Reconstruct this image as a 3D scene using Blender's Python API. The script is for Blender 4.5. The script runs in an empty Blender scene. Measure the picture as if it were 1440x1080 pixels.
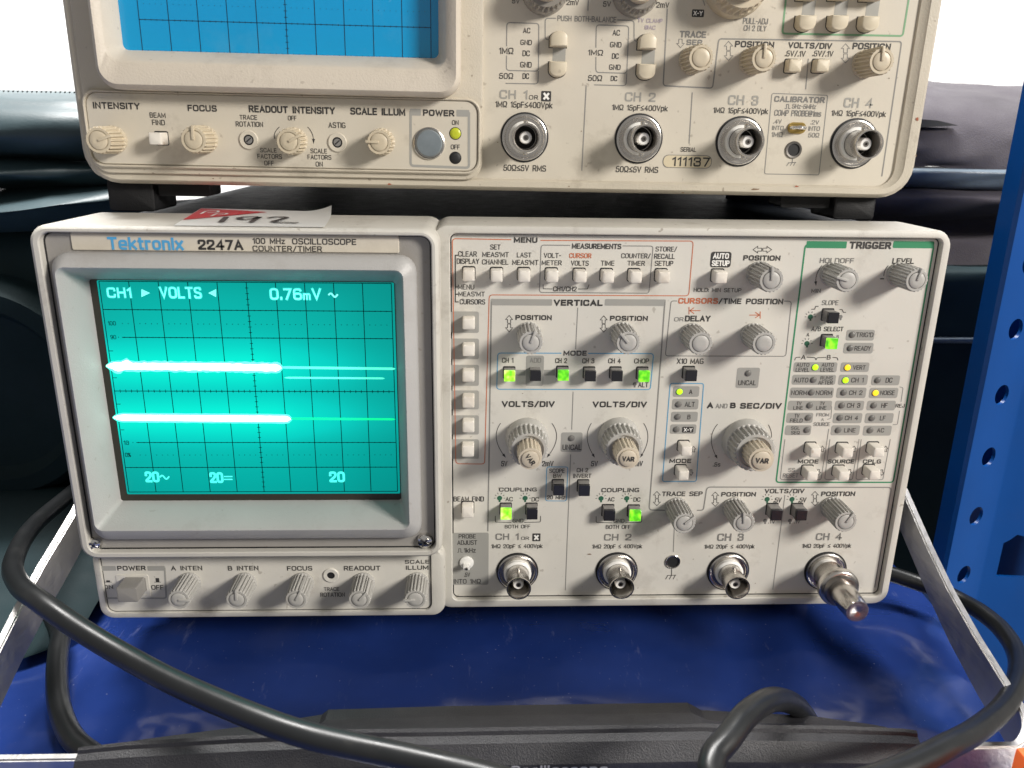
import bpy, bmesh, math, random
import numpy as np
from mathutils import Matrix, Vector
random.seed(7)
scene = bpy.context.scene
COL = scene.collection
# ------------------------------------------------------------------ camera
F_PX = 1122.01                                     # focal length in pixels of the 1440 px wide photograph
CAM = np.array([.15338, -.29325, .19248])
PITCH, YAW, ROLL = .3069, .04391, -.01608
def cam_axes():
    cp, sp = math.cos(PITCH), math.sin(PITCH); cy, sy = math.cos(YAW), math.sin(YAW); cr, sr = math.cos(ROLL), math.sin(ROLL)
    f = np.array([sy*cp, cy*cp, -sp]); rt = np.array([cy, -sy, 0.]); dn = np.cross(f, rt)
    return np.array([cr*rt + sr*dn, -sr*rt + cr*dn, f])
RM = cam_axes()
cd = bpy.data.cameras.new('camera'); cam = bpy.data.objects.new('camera', cd); COL.objects.link(cam)
cd.sensor_width = 36; cd.lens = F_PX/1440*36; cd.clip_start = .01; cd.clip_end = 50
M = Matrix.Identity(4)
for i in range(3):
    M[i][0] = RM[0][i]; M[i][1] = -RM[1][i]; M[i][2] = -RM[2][i]; M[i][3] = CAM[i]
cam.matrix_world = M
cd.dof.use_dof = True; cd.dof.focus_distance = .33; cd.dof.aperture_fstop = 20
scene.camera = cam
# ------------------------------------------------------------------ world, lamps, exposure
w = bpy.data.worlds.new('World'); scene.world = w; w.use_nodes = True
bg = w.node_tree.nodes['Background']; bg.inputs[0].default_value = (1, .965, .92, 1); bg.inputs[1].default_value = .30
def area(name, loc, target, size, sy, watts, col):
    l = bpy.data.lights.new(name, 'AREA'); l.shape = 'RECTANGLE'; l.size = size; l.size_y = sy; l.energy = watts; l.color = col
    o = bpy.data.objects.new(name, l); COL.objects.link(o); o.location = loc
    o.rotation_euler = (Vector(target) - Vector(loc)).to_track_quat('-Z', 'Y').to_euler(); return o
area('tube_lamp', (1.45, -1.0, .86), (.17, 0, .1), .38, .38, 39, (1, .95, .88))
area('ceiling_lamp', (-.1, .62, 1.7), (.1, .35, .1), 1.2, .5, 62, (1, .97, .93))
area('added_wall_light', (.2, .75, 2.4), (.2, 1.7, .5), 2.2,   .3, 150, (1, .99, .97))  # unseen lamp added to brighten the back wall
vs = scene.view_settings; vs.view_transform = 'Standard'; vs.look = 'None'; vs.exposure = 0; vs.gamma = 1; vs.use_curve_mapping = False
# ------------------------------------------------------------------ pixel of the photo -> point on a real plane y = Y / z = Z / x = X
def ray(u, v): return RM.T @ np.array([(u-720)/F_PX, (v-540)/F_PX, 1.])
def on_y(u, v, Y): d = ray(u, v); return CAM + (Y-CAM[1])/d[1]*d
def on_z(u, v, Z): d = ray(u, v); return CAM + (Z-CAM[2])/d[2]*d
def on_x(u, v, X): d = ray(u, v); return CAM + (X-CAM[0])/d[0]*d
# ------------------------------------------------------------------ materials
MATS = {}
def mat(name, col, rough=.5, metal=0., spec=.5, var=.0, vscale=60., bump=0., bscale=900., emit=None, estr=0., coat=0., dirt=0., dirtcol=(.16, .12, .08), aniso=None):
    m = bpy.data.materials.new(name); m.use_nodes = True; nt = m.node_tree; b = nt.nodes['Principled BSDF']
    b.inputs['Base Color'].default_value = (*col, 1); b.inputs['Roughness'].default_value = rough; b.inputs['Metallic'].default_value = metal
    b.inputs['Specular IOR Level'].default_value = spec; b.inputs['Coat Weight'].default_value = coat; b.inputs['Coat Roughness'].default_value = .08
    tc = nt.nodes.new('ShaderNodeTexCoord'); geo = nt.nodes.new('ShaderNodeNewGeometry'); pos = geo.outputs['Position']
    def noise(sc, det=4, rgh=.55, vec=pos):
        n = nt.nodes.new('ShaderNodeTexNoise'); n.inputs['Scale'].default_value = sc; n.inputs['Detail'].default_value = det; n.inputs['Roughness'].default_value = rgh
        nt.links.new(vec, n.inputs['Vector']); return n.outputs['Fac']
    def ramp(src, lo, hi, a=0., c=1.):
        r = nt.nodes.new('ShaderNodeMapRange'); r.inputs[1].default_value = lo; r.inputs[2].default_value = hi; r.inputs[3].default_value = a; r.inputs[4].default_value = c
        nt.links.new(src, r.inputs[0]); return r.outputs[0]
    def mix(fac, A, B):
        x = nt.nodes.new('ShaderNodeMix'); x.data_type = 'RGBA'; nt.links.new(fac, x.inputs[0])
        if isinstance(A, tuple): x.inputs[6].default_value = (*A, 1)
        else: nt.links.new(A, x.inputs[6])
        if isinstance(B, tuple): x.inputs[7].default_value = (*B, 1)
        else: nt.links.new(B, x.inputs[7])
        return x.outputs[2]
    c = None
    if var:
        c = mix(ramp(noise(vscale), .3, .7), tuple(x*(1-var) for x in col), tuple(min(1, x*(1+var)) for x in col))
        nt.links.new(ramp(noise(vscale*2.3), .3, .7, rough*.85, min(1, rough*1.15)), b.inputs['Roughness'])
    if dirt:
        c = mix(ramp(noise(38, 8, .7), .56, .74, 0, dirt), c if c is not None else col, dirtcol)
        c = mix(ramp(noise(330, 2, .5), .70, .76, 0, dirt*1.1), c, dirtcol)
    if c is not None: nt.links.new(c, b.inputs['Base Color'])
    if bump:
        bp = nt.nodes.new('ShaderNodeBump'); bp.inputs['Strength'].default_value = bump; bp.inputs['Distance'].default_value = .0004
        vec = pos
        if aniso:
            mp = nt.nodes.new('ShaderNodeMapping'); mp.inputs['Scale'].default_value = aniso; nt.links.new(pos, mp.inputs[0]); vec = mp.outputs[0]
        nt.links.new(noise(bscale, 3, .6, vec), bp.inputs['Height']); nt.links.new(bp.outputs[0], b.inputs['Normal'])
    if emit:
        b.inputs['Emission Color'].default_value = (*emit, 1); b.inputs['Emission Strength'].default_value = estr
    MATS[name] = m; return m
mat('case', (.55, .53, .48), .45, var=.06, vscale=35, bump=.25, bscale=1500, dirt=.5)
mat('panel', (.635, .612, .555), .5, var=.045, vscale=25, bump=.06, bscale=900, dirt=.34)
mat('crt_grey', (.41, .405, .395), .4, var=.05, vscale=30, bump=.3, bscale=1800, dirt=.2)
mat('surround_grey', (.30, .285, .265), .5, var=.06, vscale=30, bump=.2, bscale=1500, dirt=.3)
mat('nameplate', (.62, .57, .48), .4, var=.03, dirt=.15)
mat('ucase', (.535, .485, .395), .48, var=.07, vscale=30, bump=.35, bscale=1300, dirt=.55)
mat('upanel', (.595, .547, .458), .48, var=.05, vscale=22, bump=.06, bscale=900, dirt=.34)
mat('ubezel', (.60, .54, .455), .5, var=.05, vscale=25, bump=.4, bscale=1300, dirt=.25)
mat('knob', (.43, .42, .395), .45, var=.04, vscale=80, dirt=.25)
mat('knob_cap', (.44, .43, .405), .45, var=.03, dirt=.15)
mat('var_knob', (.58, .51, .40), .45, var=.04, dirt=.25)
mat('uknob', (.56, .485, .36), .42, var=.05, dirt=.3)
mat('button', (.74, .70, .63), .4, var=.03, dirt=.3, dirtcol=(.35, .22, .10))
mat('ubutton', (.60, .53, .40), .42, var=.03, dirt=.25)
mat('smoked', (.22, .21, .20), .2, spec=.6)
mat('dark_face', (.018, .018, .022), .25)
mat('black', (.012, .012, .013), .6)
mat('ink', (.035, .033, .032), .6)
mat('ink_grey', (.20, .195, .185), .6)
mat('ink_light', (.33, .32, .29), .6)
mat('line_grey', (.24, .235, .22), .6)
mat('patch', (.335, .33, .305), .55, var=.03)
mat('orange', (.56, .15, .06), .6)
mat('blue_ink', (.08, .33, .55), .6)
mat('brand_blue', (.08, .36, .66), .6)
mat('green_ink', (.03, .24, .11), .6)
mat('bulb_green', (.03, .12, .07), .4)
mat('ugreen', (.18, .36, .20), .6)
mat('purple', (.40, .34, .42), .6)
mat('white_ink', (.85, .84, .8), .6)
mat('metal', (.66, .63, .59), .24, 1, var=.05, bump=.05)
mat('metal_dark', (.30, .28, .26), .3, 1)
mat('chrome', (.80, .79, .77), .15, 1)
mat('alu', (.56, .55, .54), .44, 1, var=.06, vscale=90, bump=.5, bscale=500, aniso=(1, .12, 1.2))
mat('teflon', (.80, .79, .76), .4)
mat('brass', (.55, .38, .12), .3, 1)
mat('led_off', (.16, .155, .145), .35)
mat('led_green', (.3, .6, .02), .3, emit=(.48, 1, .01), estr=1.15)
mat('led_yellow', (.6, .5, .02), .3, emit=(1, .56, .02), estr=1.1)
def lit(name, a, b, c, st):
    m = mat(name, (.08, .3, .02), .2, coat=.4); nt = m.node_tree; g = nt.nodes.new('ShaderNodeNewGeometry'); n = nt.nodes.new('ShaderNodeTexNoise'); n.inputs['Scale'].default_value = 420; n.inputs['Detail'].default_value = 1
    r = nt.nodes.new('ShaderNodeValToRGB'); nt.links.new(g.outputs['Position'], n.inputs['Vector']); nt.links.new(n.outputs['Fac'], r.inputs[0])
    e = r.color_ramp.elements; e[0].position = .33; e[0].color = (*a, 1); e[1].position = .68; e[1].color = (*c, 1); k = e.new(.5); k.color = (*b, 1)
    bs = nt.nodes['Principled BSDF']; nt.links.new(r.outputs[0], bs.inputs['Emission Color']); bs.inputs['Emission Strength'].default_value = st
lit('lit_green', (.03, .32, .0), (.10, .66, .005), (.42, 1, .03), 1.)
lit('lit_bright', (.10, .60, .005), (.45, 1, .04), (.85, 1, .30), 1.15)
mat('power_led', (.50, .55, .03), .35)
mat('power_cap', (.17, .20, .22), .18, coat=.6, var=.15, vscale=120)
mat('rubber', (.008, .008, .009), .6, spec=.3, bump=.4, bscale=1500, var=.2)
mat('cabinet', (.012, .016, .022), .48, spec=.4, bump=1., bscale=900, var=.2)
mat('cord', (.010, .011, .012), .34, spec=.4, bump=.03, bscale=900, var=.15, vscale=40, dirt=.15, dirtcol=(.06, .055, .05))
mat('grip', (.020, .020, .024), .45, bump=.6, bscale=1900, var=.2, vscale=40, dirt=.15, dirtcol=(.12, .11, .10))
mat('vinyl_teal', (.035, .066, .078), .46, spec=.5, bump=.22, bscale=700, var=.25, vscale=12)
mat('vinyl_dark', (.007, .019, .023), .72, spec=.2, bump=.15, bscale=700, var=.25, vscale=12)
mat('fabric', (.046, .040, .050), .8, bump=.7, bscale=1100, var=.15, vscale=18)
mat('fabric_trim', (.10, .13, .16), .4, bump=.4, bscale=700, var=.12)
mat('post_blue', (.002, .056, .25), .32, spec=.3, var=.08, vscale=16, bump=.1, bscale=120, dirt=.12, dirtcol=(.03, .05, .12))
mat('beam_orange', (.75, .13, .03), .4)
mat('wall_white', (.86, .86, .86), .8, var=.02, vscale=3)
mat('sticker_white', (.82, .82, .80), .35)
mat('sticker_red', (.62, .02, .03), .4)
mat('marker', (.03, .025, .03), .4)
mat('serial_plate', (.62, .54, .38), .4)
mat('grat', (.0, .012, .014), .5, spec=.1)
mat('screen_edge', (.03, .028, .02), .35)
mat('trace', (.7, 1, .9), .5, emit=(.80, 1, .97), estr=2.2)
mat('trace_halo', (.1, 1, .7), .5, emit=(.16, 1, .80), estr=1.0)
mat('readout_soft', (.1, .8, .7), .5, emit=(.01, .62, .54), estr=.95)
mat('readout_dim', (.1, .8, .7), .5, emit=(.02, .74, .66), estr=.95)
mat('trace_thin', (.1, 1, .6), .5, emit=(.10, .95, .62), estr=1.1)
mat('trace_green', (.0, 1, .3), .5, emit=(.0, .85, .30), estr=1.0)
mat('readout', (.3, 1, .9), .5, emit=(.12, .95, .80), estr=.95)
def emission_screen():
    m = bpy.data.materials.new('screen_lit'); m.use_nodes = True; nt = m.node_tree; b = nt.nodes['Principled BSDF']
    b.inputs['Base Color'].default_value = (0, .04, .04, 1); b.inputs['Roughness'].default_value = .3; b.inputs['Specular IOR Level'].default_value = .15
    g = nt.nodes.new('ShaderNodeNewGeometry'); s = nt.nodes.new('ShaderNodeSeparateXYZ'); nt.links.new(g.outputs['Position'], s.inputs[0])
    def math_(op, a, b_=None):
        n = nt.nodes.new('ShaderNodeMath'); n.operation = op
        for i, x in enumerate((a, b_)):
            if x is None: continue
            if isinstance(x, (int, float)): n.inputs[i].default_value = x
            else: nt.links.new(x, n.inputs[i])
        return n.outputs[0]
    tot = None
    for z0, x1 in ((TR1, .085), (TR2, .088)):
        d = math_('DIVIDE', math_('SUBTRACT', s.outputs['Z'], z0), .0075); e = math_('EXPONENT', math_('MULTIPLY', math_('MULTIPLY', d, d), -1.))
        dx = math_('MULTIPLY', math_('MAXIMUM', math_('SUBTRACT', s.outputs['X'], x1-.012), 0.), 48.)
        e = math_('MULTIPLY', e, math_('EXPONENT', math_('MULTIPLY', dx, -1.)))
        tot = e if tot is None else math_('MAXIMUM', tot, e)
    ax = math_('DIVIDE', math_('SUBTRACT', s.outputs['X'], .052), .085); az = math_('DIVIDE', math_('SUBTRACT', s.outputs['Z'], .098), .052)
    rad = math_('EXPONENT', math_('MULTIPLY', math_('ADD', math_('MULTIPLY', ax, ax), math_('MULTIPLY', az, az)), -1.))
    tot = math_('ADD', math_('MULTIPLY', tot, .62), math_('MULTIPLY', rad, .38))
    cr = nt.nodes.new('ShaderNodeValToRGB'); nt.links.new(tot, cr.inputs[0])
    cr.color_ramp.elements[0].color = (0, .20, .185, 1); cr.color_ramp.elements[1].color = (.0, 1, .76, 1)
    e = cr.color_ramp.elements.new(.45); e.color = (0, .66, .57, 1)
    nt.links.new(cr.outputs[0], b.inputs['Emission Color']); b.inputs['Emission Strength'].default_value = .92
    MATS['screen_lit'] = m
def screen_blue():
    m = mat('screen_blue', (.0, .31, .64), .22, spec=.5, var=.07, vscale=14, coat=.5, dirt=.12, dirtcol=(.2, .4, .5))
screen_blue()
# ------------------------------------------------------------------ mesh helpers
def link(name, me, m, parent, loc=(0, 0, 0), scale=None, rot=None):
    o = bpy.data.objects.new(name, me); COL.objects.link(o)
    if m is not None:
        if len(me.materials) == 0: me.materials.append(MATS[m])
        elif me.materials[0] is not MATS[m]:
            o.material_slots[0].link = 'OBJECT'; o.material_slots[0].material = MATS[m]
    o.parent = parent; o.location = loc
    if scale: o.scale = scale
    if rot: o.rotation_euler = rot
    return o
def mesh(verts, faces, smooth=True, angle=35):
    me = bpy.data.meshes.new('m'); me.from_pydata([tuple(map(float, v)) for v in verts], [], faces); me.update()
    bm = bmesh.new(); bm.from_mesh(me); bmesh.ops.recalc_face_normals(bm, faces=bm.faces); bm.to_mesh(me); bm.free()
    if smooth:
        me.shade_smooth(); me.set_sharp_from_angle(angle=math.radians(angle))
    return me
def rr(x0, x1, z0, z1, r, n=6):
    r = max(1e-5, min(r, abs(x1-x0)/2*.999, abs(z1-z0)/2*.999)); pts = []
    for cx, cz, a0 in ((x1-r, z1-r, 0), (x0+r, z1-r, 90), (x0+r, z0+r, 180), (x1-r, z0+r, 270)):
        for i in range(n+1):
            a = math.radians(a0+90*i/n); pts.append((cx+r*math.cos(a), cz+r*math.sin(a)))
    return pts
def loft(loops, cap0=False, cap1=True):
    """loops: list of (points [(x,z)], y) with equal point counts"""
    vs_, fs = [], []; n = len(loops[0][0])
    for pts, y in loops: vs_ += [(p[0], y, p[1]) for p in pts]
    for k in range(len(loops)-1):
        for i in range(n):
            j = (i+1) % n; fs.append((k*n+i, k*n+j, (k+1)*n+j, (k+1)*n+i))
    if cap0: fs.append(tuple(range(n)))
    if cap1: fs.append(tuple(range((len(loops)-1)*n, len(loops)*n)))
    return vs_, fs
def rect_loft(spec, cap0=False, cap1=True, n=6, angle=35):
    """spec: (x0,x1,z0,z1,r,y)"""
    return mesh(*loft([(rr(*s[:5], n=n), s[5]) for s in spec], cap0, cap1), angle=angle)
def lathe(profile, n=40, flute=None, angle=40, cap=True):
    """profile (r, d): radius and distance in front of the panel (towards -y). flute: (first, last, ribs, depth)"""
    vs_, fs = [], []
    for k, (r, d) in enumerate(profile):
        for i in range(n):
            rad = r
            if flute and flute[0] <= k <= flute[1]:
                ph = (i*flute[2]/n) % 1.0
                if ph >= .5: rad = r*(1-flute[3])
            a = 2*math.pi*i/n; vs_.append((rad*math.cos(a), -d, rad*math.sin(a)))
    for k in range(len(profile)-1):
        for i in range(n):
            j = (i+1) % n; fs.append((k*n+i, k*n+j, (k+1)*n+j, (k+1)*n+i))
    if cap: fs.append(tuple(range((len(profile)-1)*n, len(profile)*n)))
    return mesh(vs_, fs, angle=angle)
def box_mesh(x0, x1, y0, y1, z0, z1, bev=0.0005):
    bm = bmesh.new(); bmesh.ops.create_cube(bm, size=1)
    for v in bm.verts: v.co = ((x0+x1)/2+v.co.x*(x1-x0), (y0+y1)/2+v.co.y*(y1-y0), (z0+z1)/2+v.co.z*(z1-z0))
    if bev: bmesh.ops.bevel(bm, geom=bm.edges[:], offset=bev, segments=2, affect='EDGES', profile=.6)
    me = bpy.data.meshes.new('b'); bm.to_mesh(me); bm.free(); me.shade_smooth(); me.set_sharp_from_angle(angle=math.radians(30)); return me
def tube(points, r, n=14, per=10, sm=True):
    P = [Vector(map(float, p)) for p in points]; out = []
    if sm:
        for i in range(len(P)-1):
            p0, p1, p2, p3 = P[max(i-1, 0)], P[i], P[i+1], P[min(i+2, len(P)-1)]
            for k in range(per):
                t = k/per; out.append(.5*((2*p1)+(-p0+p2)*t+(2*p0-5*p1+4*p2-p3)*t*t+(-p0+3*p1-3*p2+p3)*t**3))
        out.append(P[-1])
    else: out = P
    vs_, fs = [], []; up = Vector((0, 0, 1)); prev = None
    for i, p in enumerate(out):
        t = (out[min(i+1, len(out)-1)]-out[max(i-1, 0)]).normalized()
        if prev is None: a = t.orthogonal().normalized()
        else: a = (prev - t*prev.dot(t)).normalized()
        prev = a; b = t.cross(a)
        for k in range(n):
            g = 2*math.pi*k/n; vs_.append(p + (a*math.cos(g)+b*math.sin(g))*r)
    for i in range(len(out)-1):
        for k in range(n):
            j = (k+1) % n; fs.append((i*n+k, i*n+j, (i+1)*n+j, (i+1)*n+k))
    fs.append(tuple(range(n))); fs.append(tuple(range((len(out)-1)*n, len(out)*n)))
    return mesh(vs_, fs)
def top(name, label, cat, loc=(0, 0, 0), group=None):
    o = bpy.data.objects.new(name, None); COL.objects.link(o); o.location = loc; o['label'] = label; o['category'] = cat; o.empty_display_size = .02
    if group: o['group'] = group
    return o
def tag(o, label=None, cat=None, kind=None):
    if label: o['label'] = label
    if cat: o['category'] = cat
    if kind: o['kind'] = kind
    return o
# ------------------------------------------------------------------ instrument front panels: a frame with roll, pixels -> local x,z
class Panel:
    def __init__(s, root, origin, roll, Y): s.root, s.o, s.roll, s.Y = root, np.array(origin), roll, Y
    def at(s, u, v, Y=None):
        p = on_y(u, v, s.Y if Y is None else Y) - s.o; c, k = math.cos(s.roll), math.sin(s.roll)
        return (c*p[0]-k*p[2], p[1], k*p[0]+c*p[2])
    def sub(s, Y): return Panel(s.root, s.o, s.roll, Y)
    @property
    def ly(s): return s.Y - s.o[1]
    def rect(s, xl, xr, yt, yb, Y=None):
        xm, ym = (xl+xr)/2, (yt+yb)/2
        return s.at(xl, ym, Y)[0], s.at(xr, ym, Y)[0], s.at(xm, yb, Y)[2], s.at(xm, yt, Y)[2]
def poly(T, pts, m, name='printed_mark', dy=0):
    """flat filled polygon given by photo pixels"""
    P = [T.at(u, v) for u, v in pts]; y = T.ly-INKY*.8-dy
    return link(name, mesh([(p[0], y, p[2]) for p in P], [tuple(range(len(P)))], False), m, T.root)
def patch(T, xl, xr, yt, yb, m='patch', r=.0008, name='printed_patch', dy=-.00006):
    a, b, c, d = T.rect(xl, xr, yt, yb); pts = rr(a, b, c, d, r, 4); y = T.ly-INKY-dy
    return link(name, mesh([(p[0], y, p[1]) for p in pts], [tuple(range(len(pts)))], False), m, T.root)
def strip_mesh(P, wd, y, closed=False):
    n = len(P); vs_, fs = [], []
    for i in range(n):
        a = P[i-1] if (i or closed) else P[i]; c = P[(i+1) % n] if (i < n-1 or closed) else P[i]
        t1 = np.array(P[i])-np.array(a); t2 = np.array(c)-np.array(P[i])
        t1 = t1/(np.linalg.norm(t1)+1e-12); t2 = t2/(np.linalg.norm(t2)+1e-12); t = t1+t2
        if np.linalg.norm(t) < 1e-9: t = t1
        t = t/np.linalg.norm(t); nn = np.array([-t[1], t[0]]); k = wd/2/max(.5, abs(np.dot(t, t2 if i < n-1 or closed else t1)))
        vs_ += [(P[i][0]+nn[0]*k, y, P[i][1]+nn[1]*k), (P[i][0]-nn[0]*k, y, P[i][1]-nn[1]*k)]
    for i in range(n if closed else n-1):
        j = (i+1) % n; fs.append((2*i, 2*i+1, 2*j+1, 2*j))
    return vs_, fs
def fillet(P, r, closed=False, n=5):
    out = []; N = len(P)
    for i in range(N):
        if not closed and i in (0, N-1): out.append(P[i]); continue
        p, a, c = np.array(P[i]), np.array(P[i-1]), np.array(P[(i+1) % N])
        d1, d2 = a-p, c-p; l1, l2 = np.linalg.norm(d1), np.linalg.norm(d2); k = min(r, l1*.45, l2*.45)
        s, e = p+d1/l1*k, p+d2/l2*k
        for j in range(n+1):
            t = j/n; out.append(tuple((1-t)**2*s+2*t*(1-t)*p+t*t*e))
    return out
# ---- stroke lettering: each glyph is (width, [(points, closed, corner radius)]) on a cap height of 1
def _g():
    r = .26
    G = {' ': (.34, []),
    'A': (.62, [([(0, 0), (.31, 1), (.62, 0)], 0, 0), ([(.12, .32), (.50, .32)], 0, 0)]),
    'B': (.56, [([(0, 0), (0, 1)], 0, 0), ([(0, 1), (.50, 1), (.50, .53), (0, .53)], 0, .22), ([(.1, .53), (.56, .53), (.56, 0), (0, 0)], 0, .24)]),
    'C': (.58, [([(.58, .76), (.56, 1), (0, 1), (0, 0), (.56, 0), (.58, .24)], 0, r)]),
    'D': (.58, [([(0, 0), (0, 1)], 0, 0), ([(0, 1), (.58, 1), (.58, 0), (0, 0)], 0, .30)]),
    'E': (.48, [([(.48, 1), (0, 1), (0, 0), (.48, 0)], 0, 0), ([(0, .52), (.43, .52)], 0, 0)]),
    'F': (.46, [([(.46, 1), (0, 1), (0, 0)], 0, 0), ([(0, .50), (.42, .50)], 0, 0)]),
    'G': (.60, [([(.55, .90), (.46, 1), (0, 1), (0, 0), (.60, 0), (.60, .44), (.36, .44)], 0, r)]),
    'H': (.56, [([(0, 0), (0, 1)], 0, 0), ([(.56, 0), (.56, 1)], 0, 0), ([(0, .52), (.56, .52)], 0, 0)]),
    'I': (.0, [([(0, 0), (0, 1)], 0, 0)]),
    'J': (.42, [([(.42, 1), (.42, 0), (0, 0), (0, .32)], 0, r)]),
    'K': (.56, [([(0, 0), (0, 1)], 0, 0), ([(.54, 1), (0, .36)], 0, 0), ([(.18, .58), (.56, 0)], 0, 0)]),
    'L': (.46, [([(0, 1), (0, 0), (.46, 0)], 0, 0)]),
    'M': (.72, [([(0, 0), (0, 1), (.36, .18), (.72, 1), (.72, 0)], 0, 0)]),
    'N': (.58, [([(0, 0), (0, 1), (.58, 0), (.58, 1)], 0, 0)]),
    'O': (.62, [([(0, 0), (0, 1), (.62, 1), (.62, 0)], 1, .29)]),
    'P': (.54, [([(0, 0), (0, 1)], 0, 0), ([(0, 1), (.54, 1), (.54, .46), (0, .46)], 0, .25)]),
    'Q': (.62, [([(0, 0), (0, 1), (.62, 1), (.62, 0)], 1, .29), ([(.36, .26), (.66, -.06)], 0, 0)]),
    'R': (.56, [([(0, 0), (0, 1)], 0, 0), ([(0, 1), (.54, 1), (.54, .48), (0, .48)], 0, .25), ([(.28, .48), (.56, 0)], 0, 0)]),
    'S': (.56, [([(.53, .86), (.50, 1), (.01, 1), (.01, .56), (.56, .46), (.56, 0), (.04, 0), (0, .14)], 0, .22)]),
    'T': (.56, [([(0, 1), (.56, 1)], 0, 0), ([(.28, 1), (.28, 0)], 0, 0)]),
    'U': (.58, [([(0, 1), (0, 0), (.58, 0), (.58, 1)], 0, .28)]),
    'V': (.60, [([(0, 1), (.30, 0), (.60, 1)], 0, 0)]),
    'W': (.88, [([(0, 1), (.22, 0), (.44, .86), (.66, 0), (.88, 1)], 0, 0)]),
    'X': (.58, [([(0, 0), (.58, 1)], 0, 0), ([(0, 1), (.58, 0)], 0, 0)]),
    'Y': (.58, [([(0, 1), (.29, .46), (.58, 1)], 0, 0), ([(.29, .48), (.29, 0)], 0, 0)]),
    'Z': (.52, [([(0, 1), (.52, 1), (0, 0), (.52, 0)], 0, 0)]),
    '0': (.54, [([(0, 0), (0, 1), (.54, 1), (.54, 0)], 1, .27)]),
    '1': (.20, [([(0, .80), (.20, 1), (.20, 0)], 0, 0)]),
    '2': (.52, [([(0, .70), (0, 1), (.52, 1), (.52, .58), (0, .10), (0, 0), (.52, 0)], 0, .22)]),
    '3': (.52, [([(0, .74), (0, 1), (.50, 1), (.50, .54), (.18, .53)], 0, .22), ([(.18, .53), (.52, .53), (.52, 0), (0, 0), (0, .26)], 0, .23)]),
    '4': (.58, [([(.42, 0), (.42, 1), (0, .30), (.58, .30)], 0, 0)]),
    '5': (.52, [([(.48, 1), (.06, 1), (.02, .50), (.52, .62), (.52, 0), (0, 0), (0, .26)], 0, .2)]),
    '6': (.54, [([(.50, .88), (.46, 1), (0, 1), (0, .30)], 0, .24), ([(0, 0), (0, .56), (.54, .56), (.54, 0)], 1, .24)]),
    '7': (.50, [([(0, 1), (.50, 1), (.16, 0)], 0, 0)]),
    '9': (.54, [([(.04, .12), (.08, 0), (.54, 0), (.54, .7)], 0, .24), ([(0, .42), (0, 1), (.54, 1), (.54, .42)], 1, .24)]),
    '/': (.40, [([(0, -.06), (.40, 1.04)], 0, 0)]), '-': (.26, [([(0, .46), (.26, .46)], 0, 0)]), '.': (.0, [([(0, 0), (0, .12)], 0, 0)]),
    "'": (.0, [([(0, .72), (0, 1)], 0, 0)]), ':': (.0, [([(0, .06), (0, .20)], 0, 0), ([(0, .56), (0, .70)], 0, 0)]),
    'Ω': (.66, [([(0, 0), (.22, 0), (.22, .16), (0, .34), (0, 1), (.66, 1), (.66, .34), (.44, .16), (.44, 0), (.66, 0)], 0, .24)]),
    '≤': (.50, [([(.50, .92), (0, .58), (.50, .26)], 0, 0), ([(0, .06), (.50, .06)], 0, 0)]),
    '@': (.80, [([(.62, .30), (.62, .72), (.24, .72), (.24, .28), (.62, .28), (.80, .28), (.80, 1), (0, 1), (0, 0), (.68, 0)], 0, .22)]),
    '%': (.66, [([(.04, 0), (.62, 1)], 0, 0), ([(0, .6), (0, 1), (.24, 1), (.24, .6)], 1, .1), ([(.42, 0), (.42, .4), (.66, .4), (.66, 0)], 1, .1)]),
    'e': (.50, [([(.04, .36), (.50, .36)], 0, 0), ([(.50, .34), (.50, .73), (0, .73), (0, 0), (.44, 0)], 0, .24)]),
    'k': (.46, [([(0, 0), (0, 1)], 0, 0), ([(.44, .72), (0, .26)], 0, 0), ([(.14, .40), (.46, 0)], 0, 0)]),
    't': (.28, [([(.10, .96), (.10, 0), (.28, 0)], 0, .14), ([(0, .72), (.28, .72)], 0, 0)]),
    'r': (.28, [([(0, 0), (0, .74)], 0, 0), ([(0, .42), (0, .72), (.28, .72)], 0, .26)]),
    'o': (.50, [([(0, 0), (0, .74), (.50, .74), (.50, 0)], 1, .25)]),
    'n': (.46, [([(0, 0), (0, .74)], 0, 0), ([(0, .44), (0, .73), (.46, .73), (.46, 0)], 0, .24)]),
    'm': (.76, [([(0, 0), (0, .74)], 0, 0), ([(0, .44), (0, .73), (.38, .73), (.38, 0)], 0, .2), ([(.38, .44), (.38, .73), (.76, .73), (.76, 0)], 0, .2)]),
    'i': (.0, [([(0, 0), (0, .72)], 0, 0), ([(0, .88), (0, 1)], 0, 0)]), 'l': (.0, [([(0, 0), (0, 1)], 0, 0)]),
    'x': (.46, [([(0, 0), (.46, .73)], 0, 0), ([(0, .73), (.46, 0)], 0, 0)]), 'z': (.42, [([(0, .72), (.42, .72), (0, 0), (.42, 0)], 0, 0)]),
    'p': (.48, [([(0, -.26), (0, .74)], 0, 0), ([(0, 0), (0, .73), (.48, .73), (.48, 0)], 1, .24)]),
    'c': (.44, [([(.44, .60), (.40, .73), (0, .73), (0, 0), (.40, 0), (.44, .13)], 0, .22)]),
    's': (.42, [([(.40, .64), (.36, .73), (.01, .73), (.01, .41), (.42, .33), (.42, 0), (.05, 0), (0, .09)], 0, .16)])}
    return G
GLYPH = _g()
TXT = {}
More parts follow.
